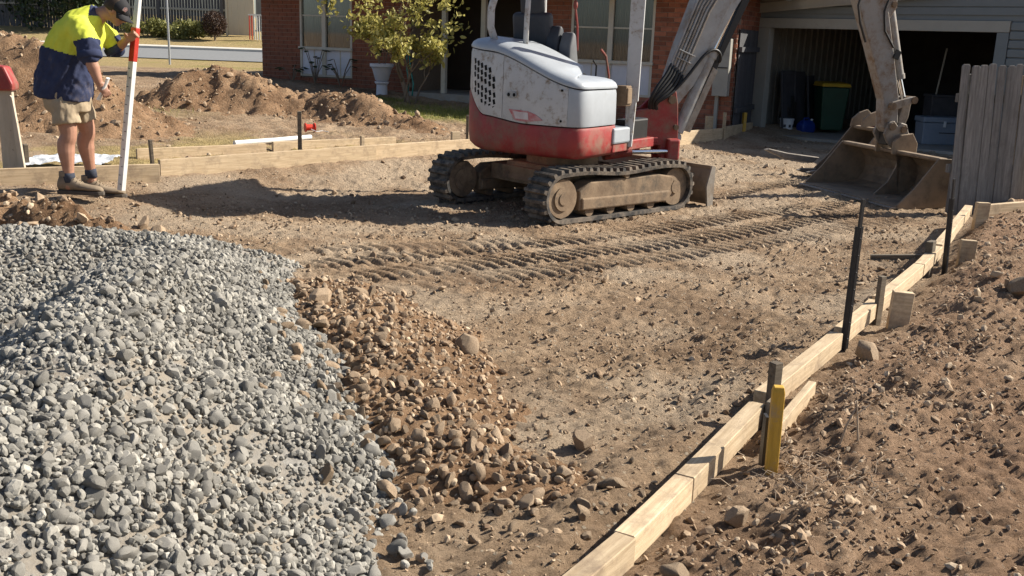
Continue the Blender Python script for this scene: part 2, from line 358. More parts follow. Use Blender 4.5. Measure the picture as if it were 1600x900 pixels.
def scatter_mesh(name, pos, size, protos, rg, shade=None, tilt=1.0, smooth=True):
    n = len(pos); Rm = rand_rot(n, rg, tilt) * size[:, None, None]; pick = rg.integers(0, len(protos), n); V = []; Fc = []; Cc = []; off = 0
    sh = rg.normal(0, 1, n) if shade is None else shade
    for k, (pv, pf) in enumerate(protos):
        id_ = np.nonzero(pick == k)[0]
        if not len(id_): continue
        vv = np.einsum('nij,vj->nvi', Rm[id_], pv) + pos[id_][:, None, :]
        ff = pf[None] + (np.arange(len(id_)) * len(pv))[:, None, None] + off
        V.append(vv.reshape(-1, 3)); Fc.append(ff.reshape(-1, 3)); Cc.append(np.repeat(sh[id_], len(pv))); off += len(id_) * len(pv)
    V = np.concatenate(V); Fc = np.concatenate(Fc); Cc = np.concatenate(Cc)
    me = bpy.data.meshes.new(name); me.vertices.add(len(V)); me.vertices.foreach_set('co', V.astype(np.float32).ravel())
    me.loops.add(Fc.size); me.loops.foreach_set('vertex_index', Fc.ravel().astype(np.int32)); me.polygons.add(len(Fc))
    me.polygons.foreach_set('loop_start', np.arange(0, Fc.size, 3, dtype=np.int32)); me.polygons.foreach_set('loop_total', np.full(len(Fc), 3, np.int32))
    me.polygons.foreach_set('use_smooth', np.full(len(Fc), smooth)); me.update()
    a = me.attributes.new('tone', 'FLOAT', 'POINT'); a.data.foreach_set('value', Cc.astype(np.float32))
    return me
def tone_material(name, dark, mid, light, bump=.002, bscale=90, fine=30, fa=.25):
    m = bpy.data.materials.new(name); m.use_nodes = True; t = m.node_tree; N = t.nodes; Lk = t.links; b = N['Principled BSDF']
    b.inputs['Roughness'].default_value = .9; b.inputs['Specular IOR Level'].default_value = .2
    at = N.new('ShaderNodeAttribute'); at.attribute_name = 'tone'; mr = N.new('ShaderNodeMapRange'); mr.inputs[1].default_value = -2; mr.inputs[2].default_value = 2; Lk.new(at.outputs['Fac'], mr.inputs[0])
    rp = N.new('ShaderNodeValToRGB'); e = rp.color_ramp.elements; e.new(.5); 
    for k, (p, c) in enumerate(((0, dark), (.5, mid), (1, light))): e[k].position = p; e[k].color = (*c, 1)
    Lk.new(mr.outputs[0], rp.inputs[0]); tc = N.new('ShaderNodeTexCoord')
    n = N.new('ShaderNodeTexNoise'); n.inputs['Scale'].default_value = fine; n.inputs['Detail'].default_value = 8; n.inputs['Roughness'].default_value = .7; Lk.new(tc.outputs['Object'], n.inputs['Vector'])
    r2 = N.new('ShaderNodeValToRGB'); r2.color_ramp.elements[0].position = .3; r2.color_ramp.elements[1].position = .7
    r2.color_ramp.elements[0].color = (1 - fa, 1 - fa, 1 - fa, 1); r2.color_ramp.elements[1].color = (1 + fa, 1 + fa, 1 + fa, 1); Lk.new(n.outputs[0], r2.inputs[0])
    mx = N.new('ShaderNodeMixRGB'); mx.blend_type = 'MULTIPLY'; mx.inputs[0].default_value = 1; Lk.new(rp.outputs[0], mx.inputs[1]); Lk.new(r2.outputs[0], mx.inputs[2]); Lk.new(mx.outputs[0], b.inputs['Base Color'])
    n3 = N.new('ShaderNodeTexNoise'); n3.inputs['Scale'].default_value = bscale; n3.inputs['Detail'].default_value = 8; Lk.new(tc.outputs['Object'], n3.inputs['Vector'])
    bp = N.new('ShaderNodeBump'); bp.inputs['Strength'].default_value = .8; bp.inputs['Distance'].default_value = bump; Lk.new(n3.outputs[0], bp.inputs['Height']); Lk.new(bp.outputs[0], b.inputs['Normal'])
    return m
# ------------------------------------------------------------------ gravel pile
def seg_h(x, y, pts, slope, left=None):
    """height field of a ridge: crest height minus slope times distance"""
    best = np.full(np.shape(x), -9.0)
    for (ax, ay, az), (bx_, by_, bz) in zip(pts[:-1], pts[1:]):
        dx, dy = bx_ - ax, by_ - ay; t = np.clip(((x - ax) * dx + (y - ay) * dy) / (dx * dx + dy * dy), 0, 1)
        d = np.hypot(x - ax - t * dx, y - ay - t * dy); h = az + (bz - az) * t
        sl = slope if left is None else np.where((x - ax) * dy - (y - ay) * dx > 0, left, slope)
        best = np.maximum(best, h - sl * (np.sqrt(d * d + .05) - .2236))
    return best
def pile_h(x, y):
    a = seg_h(x, y, [(-2.05, 6.3, .22), (-1.88, 5.3, .44), (-1.64, 4.2, .61), (-1.44, 3.2, .63), (-1.37, 2.4, .56), (-1.38, 1.5, .42)], .68, .95)
    b = seg_h(x, y, [(-1.75, 6.45, .10), (-2.4, 6.2, .30), (-3.2, 5.95, .36), (-5.0, 5.8, .4)], .6)
    c = seg_h(x, y, [(-1.5, 1.7, .42), (-2.3, 1.3, .44)], .55)
    k = 14.0; h = np.log(np.exp(k * a) + np.exp(k * b) + np.exp(k * c) + np.exp(k * (tz(x, y) + .17 * sstep(-1.5, -2.1, x) * sstep(7.0, 6.2, y) - .04))) / k
    # hollows where a bucket has bitten in
    for hx, hy, hr, hd in ((-1.05, 3.55, .30, .07), (-1.5, 4.7, .35, .06), (-.85, 2.9, .22, .05)):
        h = h - hd * np.exp(-(((x - hx) / hr) ** 2 + ((y - hy) / hr) ** 2))
    return h + .03 * fbm(x, y, 1.6, 3)
PX = np.arange(-5.2, .3, .03); PY = np.arange(1.0, 8.0, .03); PXX, PYY = np.meshgrid(PX, PY)
def pile_z(x, y): return np.maximum(pile_h(x, y) - .05, tz(x, y) - .06)
PZ = pile_z(PXX, PYY) + .012 * fbm(PXX, PYY, 14, 3)
FINES = mat('gravel_fines', (.27, .26, .24), (.17, .163, .15), .95, 30, bump=.012, bscale=70, dirt=(.25, .215, .17), dscale=2.5, dlo=.42, dhi=.58)
pile = empty('gravel_pile', (-1.5, 4.0, 0), 0, 'large heap of loose grey gravel in the left foreground', 'gravel')
def child_world(o, parent):
    o.parent = parent; o.matrix_parent_inverse = Matrix.Translation(-Vector(parent.location)); return o
child_world(link('gravel_bed', grid_mesh('gravel_bed', PXX, PYY, PZ), FINES), pile)
GREYTONE = tone_material('gravel_stone', (.105, .10, .09), (.22, .209, .184), (.37, .35, .305), .0016, 160, 40, .22)
rg = np.random.default_rng(21)
def jitter_pts(x0, x1, y0, y1, cell, rg, keep=1.0):
    X, Y = np.meshgrid(np.arange(x0, x1, cell), np.arange(y0, y1, cell)); n = X.size
    P = np.stack([X.ravel() + rg.uniform(-.5, .5, n) * cell, Y.ravel() + rg.uniform(-.5, .5, n) * cell], -1)
    return P[rg.random(n) < keep]
def on_pile(P, margin=.0):
    """inside the pile and where the camera's side of the place can see it"""
    x, y = P.T; k = pile_h(x, y) - .05 > tz(x, y) + margin
    return k & (np.abs(x) < .60 * y + .5)
fines_mask = lambda x, y: sstep(.22, .40, fbm(x + 3.1, y + 8, 1.7, 2)) * .8
protos1 = stone_arrays(12, 1, 100, .45, 2); protos2 = stone_arrays(12, 2, 300, .4, 7)
allpos, allsz, allsub = [], [], []
for cell, lo, hi, keep, ymax in ((.021, .007, .013, 1.0, 7.8), (.0275, .012, .0195, .97, 7.8), (.050, .018, .0265, .62, 7.0), (.11, .025, .033, .35, 6.0)):
    P = jitter_pts(-5.0, .2, 1.3, 7.6, cell, rg, keep); P = P[on_pile(P)]
    P = P[rg.random(len(P)) > fines_mask(P[:, 0], P[:, 1]) * (.25 if lo < .010 else 1.0 if lo < .02 else .8)]
    if lo < .010: P = P[P[:, 1] < 4.6]
    s = rg.uniform(lo, hi, len(P)); z = pile_z(P[:, 0], P[:, 1]) + s * rg.uniform(.15, .8, len(P))
    allpos.append(np.column_stack([P, z])); allsz.append(s)
pos = np.concatenate(allpos); sz = np.concatenate(allsz)
# spill of single stones on the soil beside the pile
P = np.column_stack([rg.normal(-.36, .10, 130), rg.uniform(2.2, 5.2, 130)]); P[:, 0] -= (P[:, 1] - 2.8) * .24
s = rg.uniform(.012, .03, len(P)); pos = np.concatenate([pos, np.column_stack([P, gz(P[:, 0], P[:, 1]) + s * .4])]); sz = np.concatenate([sz, s])
# the 300 that show largest become single parts
cz = np.array([0, 0, CAM_H]); dist = np.linalg.norm(pos - cz, axis=1)
inview = np.abs(pos[:, 0]) < .50 * pos[:, 1]; score = np.where(inview & (pos[:, 1] > 1.75), sz / dist, 0)
top = np.argsort(-score)[:300]; rest = np.ones(len(pos), bool); rest[top] = False
near = rest & (dist < 4.0) & (sz > .016)
child_world(tag(link('loose_stones', scatter_mesh('loose_stones', pos[near], sz[near], protos2, rg, smooth=False), GREYTONE), kind='stuff'), pile)
far = rest & ~near
child_world(tag(link('small_stones', scatter_mesh('small_stones', pos[far], sz[far], protos1, rg, smooth=False), GREYTONE), kind='stuff'), pile)
smeshes = []
for i in range(9):
    me = stone_mesh('stone', 300 + i, 3, .4, 7, 1.0); me.set_sharp_from_angle(angle=R_(24)); me.materials.append(MATS['stone_grey']); smeshes.append(me)
def put_stone(name, me, p, s, rr, parent):
    o = bpy.data.objects.new(name, me); col.objects.link(o); o.rotation_mode = 'QUATERNION'
    o.rotation_quaternion = Quaternion((rr.gauss(0, 1), rr.gauss(0, 1), rr.gauss(0, 1), rr.gauss(0, 1))).normalized()
    o.scale = (s, s, s)
    if parent: o.parent = parent; o.location = Vector(p) - Vector(parent.location)
    else: o.location = p
    return o
rr = random.Random(4)
for i in top: put_stone('stone', smeshes[rr.randrange(9)], pos[i], sz[i] * 1.05, rr, pile)

# ------------------------------------------------------------------ rubble of brown cobbles beside the gravel
BROWN = tone_material('brown_clod', (.155, .103, .066), (.305, .218, .142), (.48, .38, .265), .004, 60, 22, .3)
RC = [(-1.15, 5.75, .10), (-.80, 4.85, .20), (-.52, 4.05, .16), (-.22, 3.40, .07), (.25, 3.22, .03)]
def rub_h(x, y): return seg_h(x, y, RC, .42) + .04 * fbm(x, y, 3, 3) + .06 * (billow(x, y, 8, 3) - .3)
RXX, RYY = np.meshgrid(np.arange(-1.9, .8, .02), np.arange(2.7, 6.6, .02))
RZ = np.maximum(rub_h(RXX, RYY), tz(RXX, RYY) - .08)
rub = empty('rubble_heap', (-.6, 4.0, 0), 0, 'spill of brown rounded cobbles and soil at the right edge of the gravel', 'rubble')
child_world(link('soil_bed', grid_mesh('soil_bed', RXX, RYY, RZ), HEAP), rub)
cobm = []
for i in range(8):
    me = stone_mesh('cobble', 900 + i, 3, .45, 8, 1.0); me.set_sharp_from_angle(angle=R_(24)); me.materials.append(MATS['stone_brown']); cobm.append(me)
rr = random.Random(11); placed = []
tries = 0
while len(placed) < 295 and tries < 14000:
    tries += 1
    k = rr.random() * (len(RC) - 1); i = int(k); t = k - i
    x = RC[i][0] + (RC[i + 1][0] - RC[i][0]) * t + rr.gauss(-.07, .16); y = RC[i][1] + (RC[i + 1][1] - RC[i][1]) * t + rr.gauss(-.02, .16)
    wgt = {0: .25, 1: .8, 2: 1.0, 3: 1.0}[i]
    if rr.random() > wgt: continue
    s = rr.choice((.016, .019, .022, .026, .030, .036, .042)) * rr.uniform(.85, 1.15)
    if any((x - a) ** 2 + (y - b) ** 2 < (s + c) ** 2 * .75 for a, b, c in placed): continue
    placed.append((x, y, s))
    z = max(float(rub_h(np.array([x]), np.array([y]))[0]), float(pile_z(np.array([x]), np.array([y]))[0]) + .01, gzf(x, y)) + s * rr.uniform(-.05, .4)
    o = put_stone('cobble', cobm[rr.randrange(8)], (x, y, z), s, rr, rub)
rg = np.random.default_rng(44); q_ = jitter_pts(-1.7, .7, 2.8, 6.3, .03, rg, .8); hq = rub_h(q_[:, 0], q_[:, 1]); q_ = q_[(hq > tz(q_[:, 0], q_[:, 1]) + .005) & (pile_h(q_[:, 0], q_[:, 1]) < hq + .02)]
s_ = np.clip(rg.lognormal(math.log(.009), .5, len(q_)), .004, .022)
child_world(tag(link('soil_lumps', scatter_mesh('soil_lumps', np.column_stack([q_, rub_h(q_[:, 0], q_[:, 1]) + s_ * .3]), s_, stone_arrays(8, 2, 820, .5, 7), rg, smooth=False), BROWN), kind='stuff'), rub)
# single bigger rocks
def rock(px, py, s, label, seed, sink=.4, mt='stone_brown', flat=1.0, facets=12):
    me = stone_mesh('rock', seed, 4, .5, facets, 1.0); me.set_sharp_from_angle(angle=R_(24)); me.materials.append(MATS[mt])
    o = put_stone('rock', me, (px, py, max(gzf(px, py), float(rub_h(np.array([px]), np.array([py]))[0])) + s * (.75 - sink)), s, random.Random(seed), None)
    return tag(o, label, 'rock')
rock(-.21, 4.62, .065, 'pale angular rock standing alone at the edge of the cobbles', 5, .2)
rock(-1.0, 5.05, .06, 'pale yellowish rock lying against the gravel slope', 6, .1)
rock(1.78, 4.75, .085, 'brown block of rock beside the right formwork under the tall black stake', 7, .3)
rock(3.22, 6.15, .09, 'dark rounded rock at the right edge of the picture', 8, .3)
rock(.76, 2.98, .06, 'round brown rock right of the nearest formwork joint', 9, .3)
rock(3.58, 7.65, .09, 'small brown rock beside the wooden block near the second tall stake', 10, .35)
rock(.50, 2.60, .045, 'rounded rock at the bottom edge beside the nearest timber', 12, .3)
rock(.30, 3.62, .055, 'flat dark rock beside the long timber on the drive side', 13, .45)
rock(-2.72, 7.45, .10, 'dark brown boulder behind the top of the gravel heap', 14, .3)
rock(-3.35, 7.45, .075, 'brown boulder on the small soil heap left of the gravel crest', 15, .1)
rock(-3.0, 7.9, .07, 'round brown boulder in front of the measuring staff', 16, .2)
# ------------------------------------------------------------------ clods: loose crumbs of soil that nobody could count
rg = np.random.default_rng(5)
P = np.concatenate([jitter_pts(-4, 5, 1.8, 5.5, .020, rg, .85), jitter_pts(-6, 7, 5.5, 10, .036, rg, .85), jitter_pts(-9, 12, 10, 20, .11, rg, .8)])
x, y = P.T; DLc, DRc = dleft(x, y), dright(x, y)
dens = .34 + .5 * sstep(-.1, .35, fbm(x, y, 1.3, 3)); dens = np.where(DRc > .08, .16 + .6 * sstep(.0, .4, fbm(x, y, 1.3, 3)) + .45 * np.exp(-((DRc - .35) / .28) ** 2), dens)
tmk = np.zeros(len(P))
for a_ in MARKS[:7]: tmk = np.maximum(tmk, track_marks(x, y, *a_)[1])
dens = dens * (1 - .75 * tmk) * np.where(DRc > .08, .8, .72)
dens = np.where(DLc > 0, .35 * sstep(18.5, 15, y), dens)
k = (rg.random(len(P)) < dens) & (np.abs(x) < .60 * y + .5) & ~((pile_h(x, y) > .05) & (x < -.4)) & (np.abs(DRc) > .07)
P = P[k]; x, y = P.T; nP = len(P)
s = np.clip(rg.lognormal(math.log(.0058), .55, nP), .0028, .026) * np.where(dright(x, y) > .05, 1.22, 1.0) * np.where(y > 5.5, 1.45, 1) * np.where(y > 10, 1.5, 1)
pos = np.column_stack([P, gz(x, y) + s * .3])
protc = [(v_ * np.array((1, 1, .75)), f_) for v_, f_ in stone_arrays(8, 1, 700, .5, 5)]; prot0 = [(v_ * np.array((1, 1, .6)), f_) for v_, f_ in stone_arrays(8, 1, 760, .6, 2)]
big = s > .011
tag(link('soil_clods', scatter_mesh('soil_clods', pos[big], s[big], protc, rg, tilt=.6, smooth=False), BROWN), 'brown clods and pebbles loose on the soil', 'clods', kind='stuff')
tag(link('soil_crumbs', scatter_mesh('soil_crumbs', pos[~big], s[~big], prot0, rg, tilt=.6, smooth=False), BROWN), 'fine crumbs of soil over the ground', 'crumbs', kind='stuff')
# ------------------------------------------------------------------ spoil heaps
def heap(name, label, x0, x1, y0, y1, fn, step, nclod, seed):
    X, Y = np.meshgrid(np.arange(x0, x1, step), np.arange(y0, y1, step))
    def hz(x, y):
        b = fn(x, y); e = sstep(.0, .12, b)
        return tz(x, y) - .05 + b + e * (.12 * fbm(x, y, 1.8, 3) + .16 * (billow(x, y, 3.0, 3) - .3) + .09 * (billow(x, y, 8, 2) - .3))
    o = link(name, grid_mesh(name, X, Y, hz(X, Y)), HEAP); tag(o, label, 'soil heap', 'spoil heaps of dug soil')
    rg = np.random.default_rng(seed); n = nclod
    px, py = rg.uniform(x0, x1, n), rg.uniform(y0, y1, n); b = fn(px, py); kk = (b > .02) & (rg.random(n) < .5 + .5 * fbm(px, py, 1.2, 2)); px, py = px[kk], py[kk]
    s = np.clip(rg.lognormal(math.log(.020), .55, len(px)), .010, .075)
    c = link('clods', scatter_mesh('clods', np.column_stack([px, py, hz(px, py) + s * .25]), s, protc, rg, tilt=.7, smooth=False), BROWN, o); tag(c, kind='stuff')
    return o
gs = lambda x, y, cx, cy, rx, ry, a=0: np.exp(-((((x - cx) * math.cos(a) + (y - cy) * math.sin(a)) / rx) ** 2 + ((-(x - cx) * math.sin(a) + (y - cy) * math.cos(a)) / ry) ** 2))
heap('soil_heap', 'tall brown soil heap at the left edge behind the worker', -10.5, -4.3, 11.6, 17.0, lambda x, y: 1.25 * gs(x, y, -7.6, 14.0, 1.7, 1.1, -.15) + .5 * gs(x, y, -6.0, 13.6, .8, .6), .05, 5000, 31)
heap('soil_heap', 'rough soil heap in the garden between the measuring staff and the brick wall', -7.2, -2.2, 13.7, 19.0, lambda x, y: .62 * gs(x, y, -4.85, 16.9, .8, .55) + .36 * gs(x, y, -5.6, 16.4, .6, .5) + .30 * gs(x, y, -3.9, 16.6, .8, .5), .05, 4200, 32)
heap('soil_heap', 'long low soil heap in front of the shrub and the white urn', -4.2, .2, 13.9, 18.4, lambda x, y: .42 * gs(x, y, -2.55, 16.4, .75, .5, -.3) + .34 * gs(x, y, -3.6, 16.9, .8, .5) + .12 * gs(x, y, -1.6, 15.9, .8, .4, -.3), .05, 3600, 33)
heap('soil_heap', 'low heap of crumbled soil in front of the worker and behind the gravel', -5.6, -2.3, 6.9, 8.75, lambda x, y: .33 * gs(x, y, -4.4, 7.75, .75, .36, -.1) + .17 * gs(x, y, -3.45, 7.6, .5, .28), .025, 2600, 34)
# ------------------------------------------------------------------ formwork and stakes
def board(name, p0, p1, wd, ht, mt='pine', label=None, cat=None, group=None, parent=None, roll=0.0, seed=0, bevel=.003):
    """a sawn board from p0 to p1 (end centres), length along its own x"""
    p0, p1 = Vector(p0), Vector(p1); L = (p1 - p0).length; rr = random.Random(seed + int(L * 1000))
    b = MB(); K = max(2, int(L / .25)); rs = []
    for i in range(K + 1):
        x = -L / 2 + L * i / K; dy = rr.uniform(-.0022, .0022); dz = rr.uniform(-.0022, .0022)
        rs.append([(x, -wd / 2 + dy, -ht / 2 + dz), (x, wd / 2 + dy, -ht / 2 + dz), (x, wd / 2 + dy, ht / 2 + dz), (x, -wd / 2 + dy, ht / 2 + dz)])
    b.rings(rs); o = b.build(name, MATS[mt], parent, bevel=bevel, bseg=1)
    M = frame((p0 + p1) / 2, p1 - p0); 
    if roll: M = M @ Matrix.Rotation(roll, 4, 'X')
    o.matrix_world = M
    return tag(o, label, cat, group)
def peg(name, x, y, h, wd, th, mt, label, lean=(0, 0), rz=0.0, point=False, z=None, cat='stake', group=None, chamfer=False, sink=.12):
    b = MB(); w2, t2 = wd / 2, th / 2
    b.rings([[(-w2, -t2, -sink), (w2, -t2, -sink), (w2, t2, -sink), (-w2, t2, -sink)], [(-w2, -t2, h), (w2, -t2, h), (w2, t2, h), (-w2, t2, h)]] if not chamfer else
            [[(-w2, -t2, -sink), (w2, -t2, -sink), (w2, t2, -sink), (-w2, t2, -sink)], [(-w2, -t2, h - .02), (w2, -t2, h - .02), (w2, t2, h - .02), (-w2, t2, h - .02)], [(-w2 * .8, -t2 * .8, h), (w2 * .8, -t2 * .8, h), (w2 * .8, t2 * .8, h), (-w2 * .8, t2 * .8, h)]])
    o = b.build(name, MATS[mt], bevel=.002, bseg=1)
    o.location = (x, y, gzf(x, y) if z is None else z); o.rotation_euler = (lean[1], lean[0], rz); return tag(o, label, cat, group)
RG = 'timbers of the right formwork'; LG = 'boards of the left formwork'
ZT = .062; Hh = .092; Wd = .070
rf = [((.02, 2.18), (.37, 2.72), 'nearest timber of the right formwork at the bottom edge of the picture'),
      ((.365, 2.735), (.615, 3.165), 'short second timber of the right formwork, jointed at both ends'),
      ((.62, 3.18), (1.045, 3.93), 'third timber of the right formwork, ending at the yellow peg'),
      ((1.095, 4.06), (1.72, 5.03), 'fourth timber of the right formwork, from the yellow peg to the tall black stake'),
      ((1.76, 5.10), (2.17, 5.75), 'fifth timber of the right formwork, ending at the short wooden block'),
      ((2.22, 5.83), (2.86, 6.84), 'sixth timber of the right formwork, beyond the short wooden block'),
      ((2.87, 6.86), (3.28, 7.55), 'seventh timber of the right formwork, at the second tall black stake'),
      ((3.30, 7.60), (4.47, 9.72), 'farthest long timber of the right formwork, ending near the paling fence')]
for i, (a, b_, lb) in enumerate(rf):
    dz = (.012, 0, -.004, .0, .006, .004, .0, .004)[i]
    board('form_timber', (*a, ZT + dz), (*b_, ZT + dz * .5), Wd, Hh, 'pine', lb, 'timber', RG, seed=i)
board('form_timber', (4.52, 9.62, .07), (5.45, 10.05, .09), .05, .12, 'pine', 'short timber lying to the right beyond the end of the right formwork', 'timber', RG, seed=20)
board('form_timber', (1.02, 3.62, .045), (1.36, 4.22, .06), .035, .10, 'pine', 'timber offcut half buried behind the yellow peg', 'timber', RG, seed=21)
peg('survey_peg', .98, 3.40, .335, .044, .040, 'yellow_paint', 'yellow painted square peg beside the right formwork', (-.01, 0), -.12, z=.03, chamfer=True)
b = MB(); b.box((0, 0, .02), (.012, .045, .25)); o = b.build('steel_stake', MATS['black_steel']); o.location = (.962, 3.47, .08); tag(o, 'short dark flat bar close behind the yellow peg', 'stake')
peg('timber_peg', 1.125, 3.99, .245, .045, .04, 'old_timber', 'weathered brown peg behind the yellow peg', (.0, 0), .55, z=.02)
board('timber_cleat', (1.10, 3.90, .0), (1.105, 3.91, .125), .04, .09, 'old_timber', 'dark wooden cleat against the end of the third timber', 'timber', seed=22)
def star_stake(x, y, h, label, lean):
    b = MB()
    for a in (0, 2.09, 4.19):
        d = Vector((math.cos(a), math.sin(a), 0)); b.beam(d * .010 + Vector((0, 0, -.15)), d * .010 + Vector((0, 0, h)), .007, .026, d)
    b.box((0, 0, h / 2), (.016, .016, h + .29))
    for k in range(int(h / .09)): b.cyl((-.004, -.02, .05 + k * .09), (.004, -.013, .05 + k * .09), .004, n=6)
    o = b.build('steel_stake', MATS['black_steel']); o.location = (x, y, .02); o.rotation_euler = (lean[1], lean[0], .4); return tag(o, label, 'stake', 'tall black steel stakes')
star_stake(1.775, 5.05, .65, 'tall black steel stake at the middle of the right formwork', (.01, 0))
star_stake(3.24, 7.28, .50, 'tall black steel stake at the far end of the right formwork', (-.05, 0))
peg('timber_peg', 2.165, 5.67, .255, .045, .03, 'old_timber', 'thin weathered peg next to the square wooden block', (.01, 0), .55, z=.02)
peg('timber_block', 2.235, 5.53, .20, .115, .05, 'pine', 'pale wooden block standing beside the thin weathered peg', (.05, 0), -.1, z=.02, cat='block')
peg('timber_block', 3.12, 7.30, .17, .11, .045, 'old_timber', 'dark wooden block on the drive side of the second tall stake', (.0, 0), .9, z=.02, cat='block')
peg('timber_block', 3.44, 7.40, .17, .115, .05, 'pine', 'pale wooden block to the right of the second tall stake', (.03, 0), -.1, z=.02, cat='block')
peg('timber_block', 4.32, 9.12, .20, .13, .05, 'pine', 'pale wooden block at the far end of the right formwork', (.03, 0), .2, z=.03, cat='block')
board('form_timber', (2.98, 8.12, gzf(2.98, 8.12) + .02), (3.40, 7.98, gzf(3.4, 7.98) + .025), .05, .04, 'old_timber', 'loose dark batten lying on the drive beside the right formwork', 'timber', seed=23)
# left formwork
def zl(x, y): return max(float(tz(np.array([x]), np.array([y]))[0]), -.02)
lf = [((-7.2, 8.05), (-3.66, 10.14), .19, 'left formwork board behind the boots of the worker'),
      ((-3.74, 10.36), (-1.78, 12.52), .215, 'long pale left formwork board right of the measuring staff'),
      ((-1.80, 12.56), (-.30, 14.12), .20, 'left formwork board running behind the rear of the excavator'),
      ((2.55, 16.6), (3.68, 18.02), .24, 'left formwork board in front of the brick wall beyond the red boom bracket'),
      ((3.72, 18.06), (4.60, 19.75), .24, 'last left formwork board at the garage post')]
for i, (a, b_, h, lb) in enumerate(lf):
    za, zb_ = (.09, .09) if i < 3 else (.02, .0)
    board('form_board', (*a, za), (*b_, zb_), .045, h, 'pine', lb, 'board', LG, seed=40 + i)
board('form_board', (-4.35, 11.35, .10), (-3.12, 12.35, .10), .045, .17, 'pine', 'short second board lying behind the left formwork', 'board', LG, seed=50)
board('form_board', (-3.10, 12.62, .10), (-1.70, 13.90, .09), .045, .16, 'pine', 'second row board behind the left formwork near the urn', 'board', LG, seed=51)
peg('timber_peg', -5.05, 10.2, .28, .04, .10, 'old_timber', 'dark flat peg behind the left board, left of the worker', (0, .03), .6, z=.05)
peg('timber_peg', -3.95, 10.75, .34, .03, .075, 'old_timber', 'dark flat peg just right of the measuring staff', (-.04, 0), .6, z=.02)
peg('timber_peg', -2.62, 12.02, .60, .05, .045, 'old_timber', 'tall brown stake in the middle of the left formwork', (0, 0), .2, z=.02)
peg('timber_peg', -1.98, 12.75, .26, .045, .05, 'pine', 'short pale peg behind the left formwork in front of the shrub', (0, 0), .6, z=.02)
peg('timber_peg', -.72, 14.35, .45, .035, .035, 'old_timber', 'dark stake beside the rear left corner of the excavator', (0, 0), .2, z=.02)
peg('timber_block', -.86, 13.9, .27, .13, .05, 'pine', 'pale block behind the left formwork beside the excavator', (0, 0), .6, z=.0, cat='block')
peg('timber_peg', 3.70, 18.0, .42, .03, .06, 'pine', 'pale peg at the joint of the two boards beside the garage', (0, 0), .6, z=-.02)
peg('timber_block', 3.40, 17.85, .34, .16, .05, 'pine', 'pale block leaning behind the board under the brick wall', (0, 0), .6, z=.0, cat='block')
peg('timber_peg', 4.30, 19.1, .36, .08, .05, 'yellow_paint', 'yellowish peg at the last board beside the garage post', (0, 0), .6, z=-.02)
# ------------------------------------------------------------------ excavator
mat('machine_white', (.50, .505, .50), (.42, .425, .425), .5, 4, spec=.4, dirt=(.24, .19, .14), dscale=11, dlo=.52, dhi=.66, bump=.0008, bscale=40)
mat('machine_top', (.37, .40, .43), (.31, .335, .36), .38, 4, spec=.5, dirt=(.27, .23, .19), dscale=5, dlo=.58, dhi=.9)
mat('machine_red', (.32, .035, .032), (.22, .025, .024), .5, 5, spec=.4, dirt=(.20, .145, .10), dscale=4.5, dlo=.45, dhi=.72, bump=.001, bscale=30)
mat('boom_grey', (.36, .37, .37), (.28, .285, .28), .55, 4, spec=.35, dirt=(.20, .155, .11), dscale=3.5, dlo=.5, dhi=.72)
mat('stick_grey', (.34, .335, .32), (.24, .22, .19), .6, 4, spec=.3, dirt=(.19, .125, .075), dscale=4, dlo=.45, dhi=.62, bump=.001, bscale=40)
mat('rubber', (.052, .050, .048), (.03, .029, .028), .8, 10, spec=.25, dirt=(.27, .215, .16), dscale=5, dlo=.42, dhi=.70, bump=.002, bscale=50)
mat('hose_rubber', (.018, .018, .018), (.012, .012, .012), .5, 10, spec=.4, dirt=(.08, .07, .055), dscale=8, dlo=.6, dhi=.85)
mat('muddy_steel', (.27, .195, .125), (.16, .11, .07), .9, 7, bump=.006, bscale=18, dirt=(.10, .08, .06), dscale=4, dlo=.5, dhi=.65)
mat('bucket_steel', (.31, .235, .16), (.16, .12, .085), .62, 6, spec=.35, metal=.15, bump=.003, bscale=22, dirt=(.27, .20, .135), dscale=3, dlo=.5, dhi=.7)
mat('worn_steel', (.34, .31, .27), (.22, .19, .16), .5, 9, metal=.5, bump=.001, bscale=50, dirt=(.2, .15, .1), dscale=6, dlo=.5, dhi=.7)
mat('chrome', (.75, .77, .80), (.68, .7, .73), .12, 4, metal=1.0, spec=.6)
mat('seat_vinyl', (.052, .058, .068), (.038, .042, .05), .6, 6, spec=.35, dirt=(.14, .12, .10), dscale=3, dlo=.6, dhi=.9)
mat('seat_grey', (.14, .145, .15), (.10, .105, .11), .6, 6, spec=.3, dirt=(.2, .17, .14), dscale=4, dlo=.6, dhi=.9)
mat('black_void', (.012, .012, .012), (.008, .008, .008), .9)
E0 = Vector((.485, 10.463, -.146))
exc = empty('mini_excavator', E0, 0, 'white and red mini excavator on rubber tracks with its boom to the right', 'excavator')
def Tz(a): return Matrix.Rotation(a, 4, 'Z')
TU = Tz(.731); TS = Tz(1.0) @ Matrix.Translation((0, .19, 0)) @ Matrix.Diagonal((1, .95, 1, 1))
P0 = Vector((1.62, 11.2, 0.0)); BD = Vector((.96, .28, 0)).normalized()
TB = frame(Vector((P0.x, P0.y, 0)) - E0, BD)      # boom frame: x = reach, y = lateral (away from camera), z = height above the world zero
